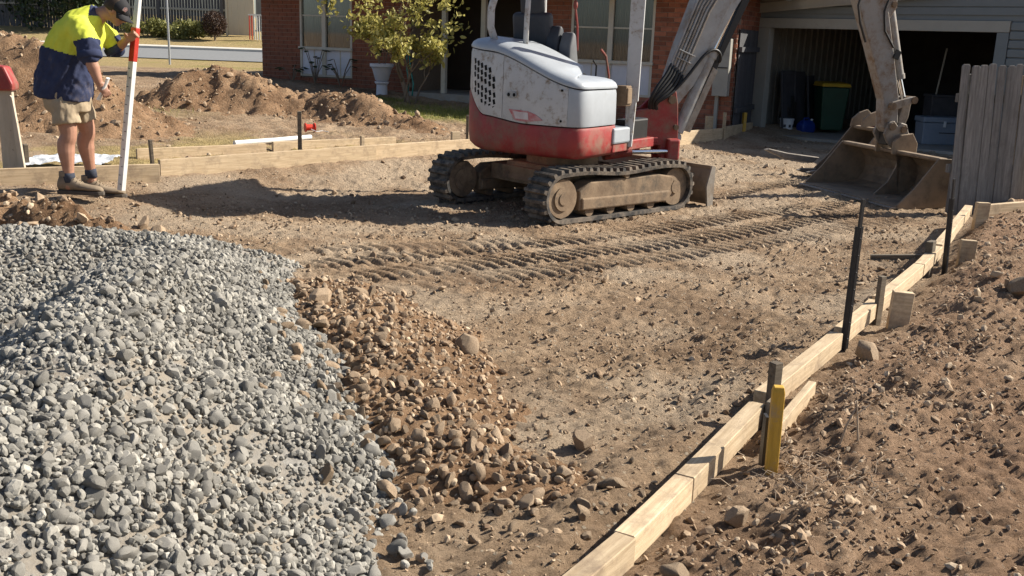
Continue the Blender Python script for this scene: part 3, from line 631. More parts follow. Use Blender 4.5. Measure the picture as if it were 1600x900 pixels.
# --- tracks
TL, TWd, TH = 2.16, .30, .50; rO = .25; HL = TL / 2 - rO
def stadium(d=0.0, n=14):
    pts = []; r = rO + d
    for i in range(n + 1):
        a = -math.pi / 2 - math.pi * i / n; pts.append((-HL + r * math.cos(a), rO + r * math.sin(a)))
    for i in range(1, 12):
        t = i / 12; pts.append((-HL + 2 * HL * t, rO + r + .014 * math.sin(3 * math.pi * t) - .012 * math.sin(math.pi * t)))
    for i in range(n + 1):
        a = math.pi / 2 - math.pi * i / n; pts.append((HL + r * math.cos(a), rO + r * math.sin(a)))
    for i in range(1, 12): pts.append((HL - 2 * HL * i / 12, rO - r))
    return pts
lugb = MB(); lugb.rings([[(-.024, -.148, -.012), (.024, -.148, -.012), (.024, .148, -.012), (-.024, .148, -.012)], [(-.015, -.140, .024), (.015, -.140, .024), (.015, .140, .024), (-.015, .140, .024)]])
lug_me = lugb.mesh('track_lug'); lug_me.materials.append(MATS['rubber'])
def lug_path(n):
    p = stadium(0.0); P = [Vector((q[0], q[1])) for q in p] + [Vector((p[0][0], p[0][1]))]
    L = [0]
    for a, b in zip(P[:-1], P[1:]): L.append(L[-1] + (b - a).length)
    out = []
    for k in range(n):
        s = L[-1] * k / n
        for i in range(len(P) - 1):
            if L[i] <= s <= L[i + 1]:
                t = (s - L[i]) / max(1e-6, L[i + 1] - L[i]); out.append((P[i].lerp(P[i + 1], t), (P[i + 1] - P[i]).normalized())); break
    return out
for sgn in (-1, 1):
    yc = sgn * (.90 - TWd / 2)
    T = TU @ Matrix.Translation((0, yc, 0)); b = MB(T)
    o_, i_ = stadium(-.012), stadium(-.046); rs = []
    for (xo, zo), (xi, zi) in zip(o_, i_): rs.append([(xo, -TWd / 2, zo), (xo, TWd / 2, zo), (xi, TWd / 2 - .004, zi), (xi, -TWd / 2 + .004, zi)])
    b.rings(rs, loop=True); belt = b.build('track_belt', MATS['rubber'], exc, smooth=True)
    for p, d in lug_path(52):
        o = bpy.data.objects.new('track_lug', lug_me); col.objects.link(o); o.parent = belt
        M = Matrix(((d.x, 0, d.y, p.x), (0, 1, 0, 0), (d.y, 0, -d.x, p.y), (0, 0, 0, 1)))
        M = Matrix(((d.x, 0, -d.y, p.x), (0, 1, 0, 0), (d.y, 0, d.x, p.y), (0, 0, 0, 1)))
        o.matrix_local = T @ M
    b = MB(T)      # frame beam with a sloped mud-caked top
    for ys_, zt in ((-.10, .335), (.02, .38)): pass
    b.prism([(-.60, .115), (.70, .10), (.80, .20), (.78, .36), (.55, .40), (-.45, .385), (-.60, .30)], (0, -sgn * 0 - .02, 0), (1, 0, 0), (0, 0, 1), (0, 1, 0), .19)
    b.prism([(-.58, .12), (.66, .11), (.72, .22), (-.58, .235)], (0, sgn * -.0 - .115, 0), (1, 0, 0), (0, 0, 1), (0, 1, 0), .05)
    b.build('track_frame', MATS['muddy_steel'], exc, bevel=.015)
    b = MB(T); b.cyl((-HL, -.12, rO), (-HL, .12, rO), .185, n=28); b.cyl((-HL, -.135, rO), (-HL, .14, rO), .115, .11, n=24); b.cyl((-HL, -.143, rO), (-HL, .1, rO), .06, n=16)
    for k in range(14): a = 2 * math.pi * k / 14; b.box((-HL + .19 * math.cos(a), 0, rO + .19 * math.sin(a)), (.04, .10, .03), rotm('Y', -a))
    b.build('sprocket', MATS['muddy_steel'], exc, smooth=True)
    b = MB(T); b.cyl((HL, -.10, rO), (HL, .10, rO), .195, n=28); b.cyl((HL, -.12, rO), (HL, .12, rO), .07, n=18); b.build('idler_wheel', MATS['muddy_steel'], exc, smooth=True)
    for xr_ in (-.45, -.15, .15, .45):
        b = MB(T); b.cyl((xr_, -.11, .105), (xr_, .11, .105), .058, n=18); b.build('track_roller', MATS['muddy_steel'], exc, smooth=True)
    b = MB(T); b.cyl((.05, -.13, .425), (.05, .11, .425), .035, n=14); b.build('carrier_roller', MATS['muddy_steel'], exc, smooth=True)
b = MB(TU); b.box((0, 0, .33), (.95, 1.2, .17)); b.prism([(-.5, .28), (.5, .28), (.42, .46), (-.42, .46)], (0, 0, 0), (1, 0, 0), (0, 0, 1), (0, 1, 0), .8); b.cyl((0, 0, .42), (0, 0, .60), .38, n=36)
b.build('car_body', MATS['muddy_steel'], exc, bevel=.01)
# --- blade
b = MB(TU); prof = [(.02 * math.sin(t * math.pi) * -3, .02 + .40 * t) for t in [k / 8 for k in range(9)]]
b.prism([(x + 1.36, z) for x, z in prof] + [(x + 1.385, z) for x, z in prof[::-1]], (0, 0, 0), (1, 0, 0), (0, 0, 1), (0, 1, 0), 1.80)
b.box((1.38, 0, .425), (.06, 1.80, .035)); b.build('dozer_blade', MATS['bucket_steel'], exc, bevel=.004)
for sgn in (-1, 1):
    b = MB(TU); b.prism([(1.33, .0), (1.42, .0), (1.42, .43), (1.36, .44), (1.29, .22)], (0, sgn * .905, 0), (1, 0, 0), (0, 0, 1), (0, 1, 0), .022); b.build('blade_end_plate', MATS['worn_steel'], exc)
    b = MB(TU); b.beam((.35, sgn * .32, .28), (1.34, sgn * .42, .16), .10, .13); b.build('blade_arm', MATS['muddy_steel'], exc, bevel=.008)
# --- superstructure: plan outline from left front round the rear to right front
ctrl = [(.25, .76), (-.10, .765), (-.34, .745), (-.53, .68), (-.68, .56), (-.79, .38), (-.855, .12), (-.885, -.18), (-.89, -.50), (-.875, -.73), (-.83, -.85), (-.72, -.905), (-.48, -.915), (-.15, -.915)]
def catmull(P, n):
    out = []
    for i in range(len(P) - 1):
        p0, p1, p2, p3 = [Vector(P[max(0, min(len(P) - 1, j))]) for j in (i - 1, i, i + 1, i + 2)]
        for k in range(n): t = k / n; out.append(.5 * ((2 * p1) + (p2 - p0) * t + (2 * p0 - 5 * p1 + 4 * p2 - p3) * t * t + (3 * p1 - p0 - 3 * p2 + p3) * t ** 3))
    out.append(Vector(P[-1])); return out
OUT = catmull(ctrl, 6); NK = len(OUT)
def nrm2(k):
    t = (OUT[min(k + 1, NK - 1)] - OUT[max(k - 1, 0)]).normalized(); return Vector((-t.y, t.x)) * -1 if False else Vector((t.y, -t.x)) * -1
def outp(k, inset):
    q = OUT[k]; t = (OUT[min(k + 1, NK - 1)] - OUT[max(k - 1, 0)]).normalized(); n = Vector((t.y, -t.x))   # points outward or inward
    if n.dot(q - Vector((-.1, -.05))) < 0: n = -n
    return q - n * inset, n
def ss(a, b, x): t = max(0, min(1, (x - a) / (b - a))); return t * t * (3 - 2 * t)
def z_red(k): y = OUT[k].y; x = OUT[k].x; return .895 + .05 * ss(-.3, .3, y) + .24 * ss(.28, .66, y) * ss(.25, -.3, x) + .0
def z_bot(k): return .60 + .035 * ss(.3, .75, OUT[k].y)
def z_sh(k): y = OUT[k].y; return 1.255 + .32 * ss(-.95, .25, y) * 1.0 + .03 * ss(.2, .7, y)      # shoulder line between panels and top cover
def z_top(k): return z_sh(k) + .085
def sect(k, pts): return [(*outp(k, i)[0], z) for i, z in pts]
b = MB(TS)
b.rings([sect(k, [(.30, z_bot(k)), (.05, z_bot(k)), (.012, z_bot(k) + .035), (0, z_bot(k) + .12), (0, z_red(k) - .03), (.012, z_red(k) - .003), (.035, z_red(k)), (.30, z_red(k))]) for k in range(NK)])
b.build('counterweight', MATS['machine_red'], exc, smooth=True, ang=50)
b = MB(TS); b.rings([sect(k, [(.30, z_red(k) - .02), (.045, z_red(k) - .02), (.05, z_sh(k)), (.11, z_top(k) - .02), (.30, z_top(k))]) for k in range(NK)])
b.add([(*outp(k, .29)[0], z_top(k) - .005) for k in range(NK)], [tuple(range(NK))]); b.build('hood_core', MATS['black_void'], exc)
def panel(name, k0, k1, mt, e0=.0, e1=.0):
    b = MB(TS); rs = []
    for k in range(k0, k1 + 1):
        lean = .018
        rs.append(sect(k, [(.04, z_red(k) + .010), (.010, z_red(k) + .010), (.006, z_red(k) + .03), (.006 + lean * .4, z_sh(k) - .05), (.014 + lean * .5, z_sh(k) - .012), (.045, z_sh(k) - .010)]))
    if e0: rs[0] = [tuple(Vector(p).lerp(Vector(q), e0)) for p, q in zip(rs[0], rs[1])]
    if e1: rs[-1] = [tuple(Vector(p).lerp(Vector(q), e1)) for p, q in zip(rs[-1], rs[-2])]
    b.rings(rs); return b.build(name, MATS[mt], exc, smooth=True, ang=50)
K1 = min(range(NK), key=lambda k: abs(OUT[k].y - .02) + (0 if OUT[k].x < -.5 else 9)); K2 = min(range(NK), key=lambda k: abs(OUT[k].y + .76) + (0 if OUT[k].x < -.5 else 9))
gp = panel('grille_panel', 3, K1, 'machine_white', 0, .06); panel('engine_door', K1, K2, 'machine_white', .06, .05); panel('right_cowl', K2, NK - 1, 'machine_top', .05)
b = MB(TS); rs = []
for k in range(0, NK):
    q = OUT[k]; cpt = (-.25, max(-.55, min(.55, q.y)), z_top(k) + .035)
    rs.append(sect(k, [(.05, z_sh(k)), (.010, z_sh(k) + .002), (.008, z_sh(k) + .02), (.030, z_top(k) - .030), (.075, z_top(k) - .004), (.16, z_top(k) + .012)]) + [cpt])
b.rings(rs); b.build('top_cover', MATS['machine_top'], exc, smooth=True, ang=60)
def surf(y, z, out=.0):
    """point, outward normal and tangent on the rear panels at lateral y"""
    k = min(range(NK - 1), key=lambda k: (abs((OUT[k].y + OUT[k + 1].y) / 2 - y)) + (0 if OUT[k].x < -.35 else 9)); 
    a, n = outp(k, .012); c, n2 = outp(k + 1, .012); t = 0 if abs(c.y - a.y) < 1e-6 else (y - a.y) / (c.y - a.y); t = max(0, min(1, t))
    q = a.lerp(c, t); n = n.lerp(n2, t).normalized(); return Vector((q.x + n.x * out, q.y + n.y * out, z)), Vector((n.x, n.y, 0)), Vector((-n.y, n.x, 0))
slot = MB(); slot.box((0, 0, 0), (.034, .006, .050)); slot_me = slot.mesh('grille_slot'); slot_me.materials.append(MATS['black_void'])  # raised black boxes; the shade inside the grille holes is put into their colour
for r_ in range(6):
    for c_ in range(6):
        y = .46 - c_ * .062 - (.012 if r_ > 2 else 0); z = 1.47 - r_ * .066 - (.02 if r_ > 2 else 0) - c_ * .020
        if z < z_red(K1) + .03 or (r_ == 5 and c_ < 2) or (r_ == 0 and c_ == 5): continue
        p, n, t = surf(y, z, .002); o = bpy.data.objects.new('grille_slot', slot_me); col.objects.link(o); o.parent = gp
        M = Matrix((t, n, Vector((0, 0, 1)))).transposed() @ rotm('Y', -.25); M = M.to_4x4(); M.translation = p; o.matrix_local = TS @ M
def plate(name, y, z, poly, mt, th=.006, out=.0):
    p, n, t = surf(y, z, out + .006); t = -t if t.y > 0 else t
    b = MB(TS); b.prism(poly, p, t, (0, 0, 1), n, th); return b.build(name, MATS[mt], exc)
plate('latch_plate', -.10, 1.17, [(.065 * math.cos(a), .035 * math.sin(a)) for a in [2 * math.pi * k / 20 for k in range(20)]], 'boom_grey', .012)
for dy in (.035, -.035): plate('latch_hole', -.10 + dy, 1.17, [(.016 * math.cos(a), .018 * math.sin(a)) for a in [2 * math.pi * k / 12 for k in range(12)]], 'black_void', .010, .006)
mat('decal_red', (.42, .04, .05), (.5, .3, .3), .5, 12); mat('decal_white', (.62, .60, .60), (.5, .42, .42), .5, 14)
plate('decal', -.28, .975, [(-.21, .058), (.03, .050), (.13, .022), (.21, -.025), (.02, -.052), (-.13, -.045)], 'decal_red', .004, .001)
plate('decal_patch', -.26, .978, [(-.13, .038), (.05, .032), (.06, -.034), (-.10, -.030)], 'decal_white', .004, .004)
plate('door_bolt', -.69, 1.24, [(.012 * math.cos(a), .012 * math.sin(a)) for a in [2 * math.pi * k / 10 for k in range(10)]], 'black_void', .008)
plate('door_bolt', -.69, .955, [(.012 * math.cos(a), .012 * math.sin(a)) for a in [2 * math.pi * k / 10 for k in range(10)]], 'black_void', .008)
# deck, floor, right console skirt
b = MB(TS); b.box((.28, -.12, .675), (.95, 1.60, .10)); b.build('deck', MATS['machine_red'], exc, bevel=.01)
b = MB(TS); b.box((.42, .05, .735), (.95, 1.2, .03)); b.build('floor_mat', MATS['rubber'], exc)
b = MB(TS); b.box((-.02, -.82, .79), (.40, .24, .16)); b.build('step_cover', MATS['machine_top'], exc, bevel=.02)
b = MB(TS); b.box((.42, -.80, .82), (.5, .16, .22)); b.build('valve_cover', MATS['hose_rubber'], exc, bevel=.02)
# seat
def soft(name, rs, mt, T, parent, ang=70): b = MB(T); b.rings(rs); return b.build(name, MATS[mt], parent, smooth=True, bevel=.025, bseg=3, ang=ang)
def slab(cx, cy, cz, dx, dy, dz, R=None): b = MB(); b.box((0, 0, 0), (dx, dy, dz), R); return [Vector(p) + Vector((cx, cy, cz)) for p in b.v]
seat = MB(TS); seat.box((-.02, .22, 1.62), (.13, .48, .70), rotm('Y', -.14)); seat.build('seat_back', MATS['seat_vinyl'], exc, bevel=.05, bseg=4, smooth=True, ang=180)
seat = MB(TS); seat.box((-.07, .22, 2.03), (.10, .28, .18), rotm('Y', -.14)); seat.build('head_rest', MATS['seat_vinyl'], exc, bevel=.04, bseg=4, smooth=True, ang=180)
seat = MB(TS); seat.box((.27, .22, 1.22), (.52, .50, .14), rotm('Y', .06)); seat.build('seat_cushion', MATS['seat_vinyl'], exc, bevel=.045, bseg=4, smooth=True, ang=180)
seat = MB(TS); seat.box((.25, .12, 1.0), (.4, .4, .4)); seat.build('seat_base', MATS['black_void'], exc, bevel=.01)
for yy, zz in ((-.06, 0), (-.22, -.06)):
    b = MB(TS); b.prism([(-.12, 1.25), (.10, 1.25), (.08, 1.55 + zz), (.02, 1.82 + zz), (-.04, 1.85 + zz), (-.11, 1.70 + zz)], (.0, yy, 0), (1, 0, 0), (0, 0, 1), (0, 1, 0), .15)
    b.build('arm_console', MATS['seat_grey' if zz else 'seat_vinyl'], exc, bevel=.03, bseg=3, smooth=True, ang=180)
b = MB(TS); b.tube([(.10, -.26, 1.6), (.06, -.27, 1.85), (.02, -.26, 2.02)], .012, 8); b.ball((.02, -.26, 2.05), (.025, .025, .05)); b.build('control_lever', MATS['machine_red'], exc, smooth=True)
b = MB(TS); b.tube([(.52, -.42, 1.0), (.50, -.44, 1.35), (.45, -.42, 1.55), (.36, -.40, 1.62)], .013, 8); b.build('control_lever', MATS['machine_red'], exc, smooth=True)
b = MB(TS); b.tube([(.45, -.30, 1.0), (.46, -.30, 1.45), (.40, -.29, 1.5)], .010, 8); b.build('control_lever', MATS['hose_rubber'], exc, smooth=True)
b = MB(TS); b.box((.45, -.36, 1.12), (.22, .26, .30), top=.7); b.build('lever_console', MATS['seat_vinyl'], exc, bevel=.02)
# canopy
b = MB(TS); b.tube([(-.52, .36, 1.62), (-.60, .38, 1.80), (-.60, .38, 1.98), (-.54, .36, 2.16), (-.50, .36, 2.50)], .038, 12); b.build('canopy_post', MATS['machine_white'], exc, smooth=True, ang=180)
b = MB(TS); b.tube([(-.48, .02, 1.60), (-.47, .02, 1.9), (-.42, .02, 2.50)], .028, 12); b.build('canopy_post', MATS['machine_white'], exc, smooth=True, ang=180)
b = MB(TS); b.tube([(.16, -.92, .78), (.16, -.92, 1.15)], .040, 12); b.prism([(-.07, 1.12), (.07, 1.12), (.085, 2.5), (-.07, 2.5)], (.16, -.92, 0), (.35, -.94, 0), (0, 0, 1), (.94, .35, 0), .05)
b.prism([(-.05, .66), (.03, .66), (.055, 1.2), (-.06, 1.2)], (.16, -.92, 0), (.35, -.94, 0), (0, 0, 1), (.94, .35, 0), .055); b.build('canopy_post', MATS['machine_white'], exc, bevel=.012)
b = MB(TS); b.tube([(.75, .60, .75), (.75, .6, 1.6), (.65, .55, 2.5)], .035, 10); b.build('canopy_post', MATS['machine_white'], exc, smooth=True)
b = MB(TS); b.prism([(-.75, 2.5), (.95, 2.5), (1.0, 2.53), (.85, 2.60), (-.65, 2.60), (-.80, 2.53)], (0, -.02, 0), (1, 0, 0), (0, 0, 1), (0, 1, 0), 1.35); b.build('canopy_roof', MATS['machine_red'], exc, bevel=.03)
b = MB(TS); b.box((.02, -.88, 1.18), (.12, .15, .20)); b.box((.02, -.96, 1.18), (.10, .02, .16)); b.build('work_lamp', MATS['muddy_steel'], exc, bevel=.012)
# --- boom bracket and swing cylinder (boom frame)
X_, Z_, Y_ = (1, 0, 0), (0, 0, 1), (0, 1, 0)
for yy in (-.115, .115):
    b = MB(TB); b.prism([(.01, 1.08), (.075, 1.05), (.105, .92), (.13, .62), (.15, .30), (.03, .25), (-.06, .29), (-.08, .46), (-.42, .47), (-.45, .70), (-.38, .84), (-.24, .86), (-.08, 1.02)], (0, yy, 0), X_, Z_, Y_, .045); b.build('boom_bracket', MATS['machine_red'], exc, bevel=.012)
b = MB(TB); b.box((.06, 0, .42), (.16, .28, .20)); b.box((-.18, 0, .78), (.20, .26, .05)); b.box((-.22, 0, .52), (.22, .30, .06)); b.build('bracket_web', MATS['machine_red'], exc, bevel=.01)
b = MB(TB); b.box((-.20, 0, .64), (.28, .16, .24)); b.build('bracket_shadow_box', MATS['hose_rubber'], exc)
for s_, z_, r in ((.02, .96, .045), (.10, .36, .05), (.09, .66, .03)):
    b = MB(TB); b.cyl((s_, -.165, z_), (s_, .165, z_), r, n=18); b.build('pin', MATS['muddy_steel'], exc, smooth=True)
b = MB(TB); b.box((.06, -.16, .42), (.15, .10, .24)); b.build('bracket_lug', MATS['machine_red'], exc, bevel=.025)
b = MB(TB); b.cyl((-.78, -.24, .36), (-.46, -.21, .40), .052, n=18); b.build('swing_cylinder', MATS['machine_red'], exc, smooth=True)
b = MB(TB); b.cyl((-.50, -.213, .395), (.02, -.17, .40), .026, n=16); b.build('swing_rod', MATS['chrome'], exc, smooth=True)
b = MB(TS); b.prism([(.45, .50), (1.15, .50), (1.20, .62), (1.15, .80), (.6, .80), (.45, .7)], (0, -.40, 0), X_, Z_, Y_, .30); b.build('swing_post', MATS['machine_red'], exc, bevel=.02)
# --- boom
boom_poly = [(-.075, .93), (-.05, 1.06), (.085, 1.55), (.25, 2.03), (.40, 2.42), (.70, 2.76), (1.25, 2.97), (2.15, 2.88), (2.36, 2.76), (2.36, 2.62), (2.20, 2.58), (1.55, 2.60), (1.10, 2.44), (.88, 2.20), (.70, 1.90), (.46, 1.42), (.30, 1.12), (.12, .90), (.0, .86)]
b = MB(TB); b.prism(boom_poly, (0, 0, 0), X_, Z_, Y_, .19); bm_o = b.build('boom', MATS['boom_grey'], exc, bevel=.012)
for yy in (-.104, .104):
    b = MB(TB); b.prism([(-.02, 1.12), (.14, 1.62), (.30, 2.05), (.46, 2.38), (.62, 2.4), (.70, 2.1), (.44, 1.55), (.22, 1.15), (.08, 1.0)], (0, yy, 0), X_, Z_, Y_, .016); b.build('boom_side_plate', MATS['boom_grey'], bm_o, bevel=.004)
# boom cylinder under the boom, towards the camera side
b = MB(TB); b.cyl((.16, -.05, .60), (.50, -.05, 1.46), .062, n=20); b.tube([(.485, -.05, 1.42), (.515, -.05, 1.50)], .072, 20); b.cyl((.13, -.10, .545), (.13, .0, .545), .06, n=16); b.build('boom_cylinder', MATS['boom_grey'], exc, smooth=True)
b = MB(TB); b.cyl((.50, -.05, 1.46), (.80, -.05, 2.16), .036, n=18); b.build('cylinder_rod', MATS['chrome'], exc, smooth=True)
b = MB(TB); b.prism([(.30, .80), (.37, .80), (.66, 1.48), (.92, 2.06), (.84, 2.10), (.60, 1.52)], (0, .0, 0), X_, Z_, Y_, .10); b.build('cylinder_guard', MATS['hose_rubber'], exc, bevel=.006)
b = MB(TB); b.prism([(.22, .62), (.30, .60), (.58, 1.28), (.52, 1.32)], (0, -.07, 0), X_, Z_, Y_, .03); b.build('guard_rail', MATS['worn_steel'], exc, bevel=.004)
# pipes and hoses along the boom
DIRp = Vector((.16, 0, .42)).normalized(); PRP = Vector((DIRp.z, 0, -DIRp.x))
for i in range(6):
    st = Vector((-.005, 0, 1.36)) + PRP * (.036 * i) + DIRp * (-.012 * i)
    p1 = st + DIRp * .70; p2 = Vector((.42, 0, 2.30)) + PRP * (.036 * i); p3 = Vector((.72, 0, 2.66)) + Vector((.5, 0, -.86)) * (.036 * i)
    b = MB(TB); b.tube([st + Vector((0, -.128, 0)), p1 + Vector((0, -.128, 0)), p2 + Vector((0, -.128, 0)), p3 + Vector((0, -.128, 0)), p3 + Vector((.5, -.128, .16))], .0125, 8); b.build('hydraulic_pipe', MATS['worn_steel' if i % 2 else 'boom_grey'], exc, smooth=True)
    h = [st + Vector((0, -.128, 0)), st + Vector((-.05, -.15, -.12)), st + Vector((-.17, -.19, -.24)), Vector((-.26 + .012 * i, -.20 + .02 * (i % 2), .98 - .01 * i)), Vector((-.235 + .02 * i, -.12, .86)), Vector((-.16 + .02 * i, -.05, .74))]
    b = MB(TB); b.tube([Vector(q) for q in catmull3(h, 6)] if False else h, .020, 10); ho = b.build('hydraulic_hose', MATS['hose_rubber'], exc, smooth=True, ang=180)
    sb = ho.modifiers.new('sub', 'SUBSURF'); sb.levels = 2; sb.render_levels = 2
for zz in (1.42, 1.50):
    st = Vector((.0, -.128, zz)) + Vector((.16, 0, .42)).normalized() * .0
    b = MB(TB); b.beam(Vector((.012 + (zz - 1.36) * .38, -.142, zz)), Vector((.012 + (zz - 1.36) * .38, -.142, zz)) + PRP * .21, .02, .012); b.build('pipe_clamp', MATS['boom_grey'], exc, bevel=.003)
h = [(-.10, -.17, .95), (.10, -.17, 1.12), (.26, -.16, 1.32), (.40, -.15, 1.50), (.54, -.13, 1.52), (.60, -.11, 1.42), (.58, -.08, 1.36)]
b = MB(TB); b.tube(h, .019, 10); ho = b.build('hydraulic_hose', MATS['hose_rubber'], exc, smooth=True, ang=180); sb = ho.modifiers.new('sub', 'SUBSURF'); sb.levels = 2; sb.render_levels = 2
# --- stick, bucket cylinder, links
stick_poly = [(2.80, .68), (2.765, 1.0), (2.50, 1.60), (2.27, 2.10), (2.12, 2.50), (2.16, 2.90), (2.34, 3.05), (2.55, 2.92), (2.62, 2.50), (2.66, 2.10), (2.81, 1.60), (2.965, 1.05), (3.00, .74), (2.93, .62), (2.85, .62)]
b = MB(TB); b.prism(stick_poly, (0, 0, 0), X_, Z_, Y_, .155); st_o = b.build('stick', MATS['stick_grey'], exc, bevel=.012)
for yy in (-.055, .055):
    b = MB(TB); b.prism([(2.66, 2.16), (2.74, 2.22), (2.79, 2.16), (2.80, 2.05), (2.72, 1.92), (2.66, 1.9)], (0, yy, 0), X_, Z_, Y_, .025); b.build('cylinder_ear', MATS['stick_grey'], st_o, bevel=.008)
b = MB(TB); b.cyl((2.745, -.10, 2.08), (2.745, .10, 2.08), .032, n=16); b.build('pin', MATS['muddy_steel'], exc, smooth=True)
b = MB(TB); b.tube([(2.745, 0, 2.08), (2.76, 0, 2.0), (2.99, 0, 1.27)], [.045, .058, .058], 20); b.tube([(2.985, 0, 1.30), (2.998, 0, 1.245)], .066, 20); b.build('bucket_cylinder', MATS['stick_grey'], exc, smooth=True)
b = MB(TB); b.cyl((2.995, 0, 1.26), (3.10, 0, .99), .030, n=16); b.build('cylinder_rod', MATS['chrome'], exc, smooth=True)
b = MB(TB); b.box((2.86, -.09, 1.52), (.07, .03, .10), rotm('Y', .4)); b.tube([(2.70, -.085, 2.25), (2.62, -.09, 2.0), (2.66, -.09, 1.78), (2.80, -.09, 1.60)], .012, 8); b.build('hydraulic_hose', MATS['hose_rubber'], exc, smooth=True)
b = MB(TB); b.tube([(2.30, -.09, 2.2), (2.26, -.10, 2.05), (2.32, -.09, 1.85), (2.42, -.085, 1.65)], .014, 8); b.build('hydraulic_hose', MATS['hose_rubber'], exc, smooth=True)
for yy in (-.105, .105):
    b = MB(TB); b.prism([(2.83, .90), (2.90, .88), (3.16, .97), (3.20, 1.01), (3.17, 1.05), (3.10, 1.04), (2.86, .98)], (0, yy, 0), X_, Z_, Y_, .03); b.build('tilt_link', MATS['worn_steel'], exc, bevel=.008)
b = MB(TB); b.prism([(3.06, 1.0), (3.17, 1.0), (3.15, .80), (3.08, .62), (3.0, .62), (3.02, .8)], (0, 0, 0), X_, Z_, Y_, .12); b.build('bucket_link', MATS['worn_steel'], exc, bevel=.01)
for s_, z_ in ((2.87, .93), (3.155, 1.005), (2.90, .69), (3.06, .66)):
    b = MB(TB); b.cyl((s_, -.135, z_), (s_, .135, z_), .042, n=18); b.build('pin', MATS['muddy_steel'], exc, smooth=True)
for yy in (-.10, .10):
    b = MB(TB); b.prism([(2.84, .74), (2.92, .76), (2.98, .70), (3.02, .74), (3.10, .72), (3.14, .62), (3.22, .58), (3.24, .50), (3.18, .42), (3.05, .40), (2.95, .42), (2.86, .50), (2.80, .60)], (0, yy, 0), X_, Z_, Y_, .035); b.build('quick_hitch', MATS['worn_steel'], exc, bevel=.01)
b = MB(TB); b.box((2.98, 0, .55), (.22, .16, .16)); b.build('hitch_block', MATS['hose_rubber'], exc, bevel=.01)
# --- bucket
def bucket(T, parent, s0, z0, k, wid, mt='bucket_steel', rib=True, name='bucket'):
    prof = [(2.97, .385), (3.10, .38), (3.22, .33), (3.30, .24), (3.33, .12), (3.30, .0), (3.22, -.085), (3.06, -.13), (2.80, -.135), (2.42, -.14)]
    pr = [((s - 2.42) * k + s0, (z + .14) * k + z0) for s, z in prof]
    inn = []
    for i, (s, z) in enumerate(pr):
        a = Vector(pr[max(i - 1, 0)]); c = Vector(pr[min(i + 1, len(pr) - 1)]); t = (c - a).normalized(); n = Vector((t.y, -t.x)); 
        inn.append((s + n.x * .018, z + n.y * .018))
    b = MB(T); b.prism(pr + inn[::-1], (0, 0, 0), X_, Z_, Y_, wid); o = b.build(name, MATS[mt], parent)
    for yy in (-wid / 2 - .012, wid / 2 + .012):
        b = MB(T); b.prism([((s - 2.42) * k + s0, (z + .14) * k + z0) for s, z in [(2.93, .41), (3.11, .40), (3.24, .345), (3.32, .25), (3.352, .12), (3.32, -.01), (3.235, -.105), (3.06, -.15), (2.46, -.155), (2.46, -.11), (2.66, .08), (2.84, .30)]], (0, yy, 0), X_, Z_, Y_, .024); b.build('bucket_side', MATS[mt], o, bevel=.004)
    b = MB(T); b.box((.0, 0, 0), (.13 * k, wid + .02, .022)); 
    for i in range(len(b.v)): pass
    b2 = MB(T); b2.box((2.44 * 0 + s0 + .02, 0, z0 - .004), (.15 * k, wid + .03, .022)); b2.build('cutting_edge', MATS['worn_steel'], o, bevel=.004)
    b = MB(T); b.box(((2.99 - 2.42) * k + s0, 0, (.395 + .14) * k + z0), (.10 * k, wid + .04, .035)); b.build('bucket_lip', MATS[mt], o, bevel=.008)
    if rib:
        b = MB(T); b.prism([((s - 2.42) * k + s0, (z + .14) * k + z0) for s, z in [(2.97, .37), (3.03, .37), (2.99, .2), (2.90, .03), (2.72, -.12), (3.06, -.115), (3.2, -.07), (3.28, .01), (3.31, .12), (3.28, .23), (3.2, .315), (3.1, .365)]], (0, -.12, 0), X_, Z_, Y_, .025); b.build('bucket_rib', MATS[mt], o)
    return o
bucket(TB, exc, 2.44, -.135, 1.0, 1.84)
for yy in (-.16, .16):
    b = MB(TB); b.prism([(2.90, .37), (3.24, .33), (3.24, .50), (3.16, .62), (3.0, .60), (2.90, .52)], (0, yy, 0), X_, Z_, Y_, .03); b.build('bucket_ear', MATS['bucket_steel'], exc, bevel=.008)
# --- spare bucket lying behind
TB2 = frame((3.5, 12.9, 0), (.97, .20, 0))
sp = empty('spare_bucket', (3.9, 13.2, -.14), 0, 'narrow spare digging bucket lying on the ground behind the wide bucket', 'bucket')
TB2 = Matrix.Translation(-Vector(sp.location)) @ frame((3.62, 13.3, 0), (.96, .28, 0))
bucket(TB2, sp, .55, -.10, 1.18, .62, rib=False, name='bucket_shell')
for yy in (-.25, 0, .25):
    b = MB(TB2); b.prism([(.62, -.10), (.60, -.04), (.40, -.035), (.30, -.06), (.40, -.095)], (0, yy, 0), X_, Z_, Y_, .05); b.build('tooth', MATS['worn_steel'], sp, bevel=.006)
b = MB(TB2); b.prism([(.98, .55), (1.35, .60), (1.32, .70), (1.22, .78), (1.1, .74), (1.0, .66)], (0, -.12, 0), X_, Z_, Y_, .03); b.prism([(.98, .55), (1.35, .60), (1.32, .70), (1.22, .78), (1.1, .74), (1.0, .66)], (0, .12, 0), X_, Z_, Y_, .03); b.build('bucket_ear', MATS['bucket_steel'], sp, bevel=.006)
b = MB(TB2); b.prism([(.60, .02), (.70, .10), (.20, .16), (-.10, .22), (-.16, .20), (.15, .08)], (0, .36, 0), X_, Z_, Y_, .06); b.build('side_tooth', MATS['worn_steel'], sp, bevel=.01)
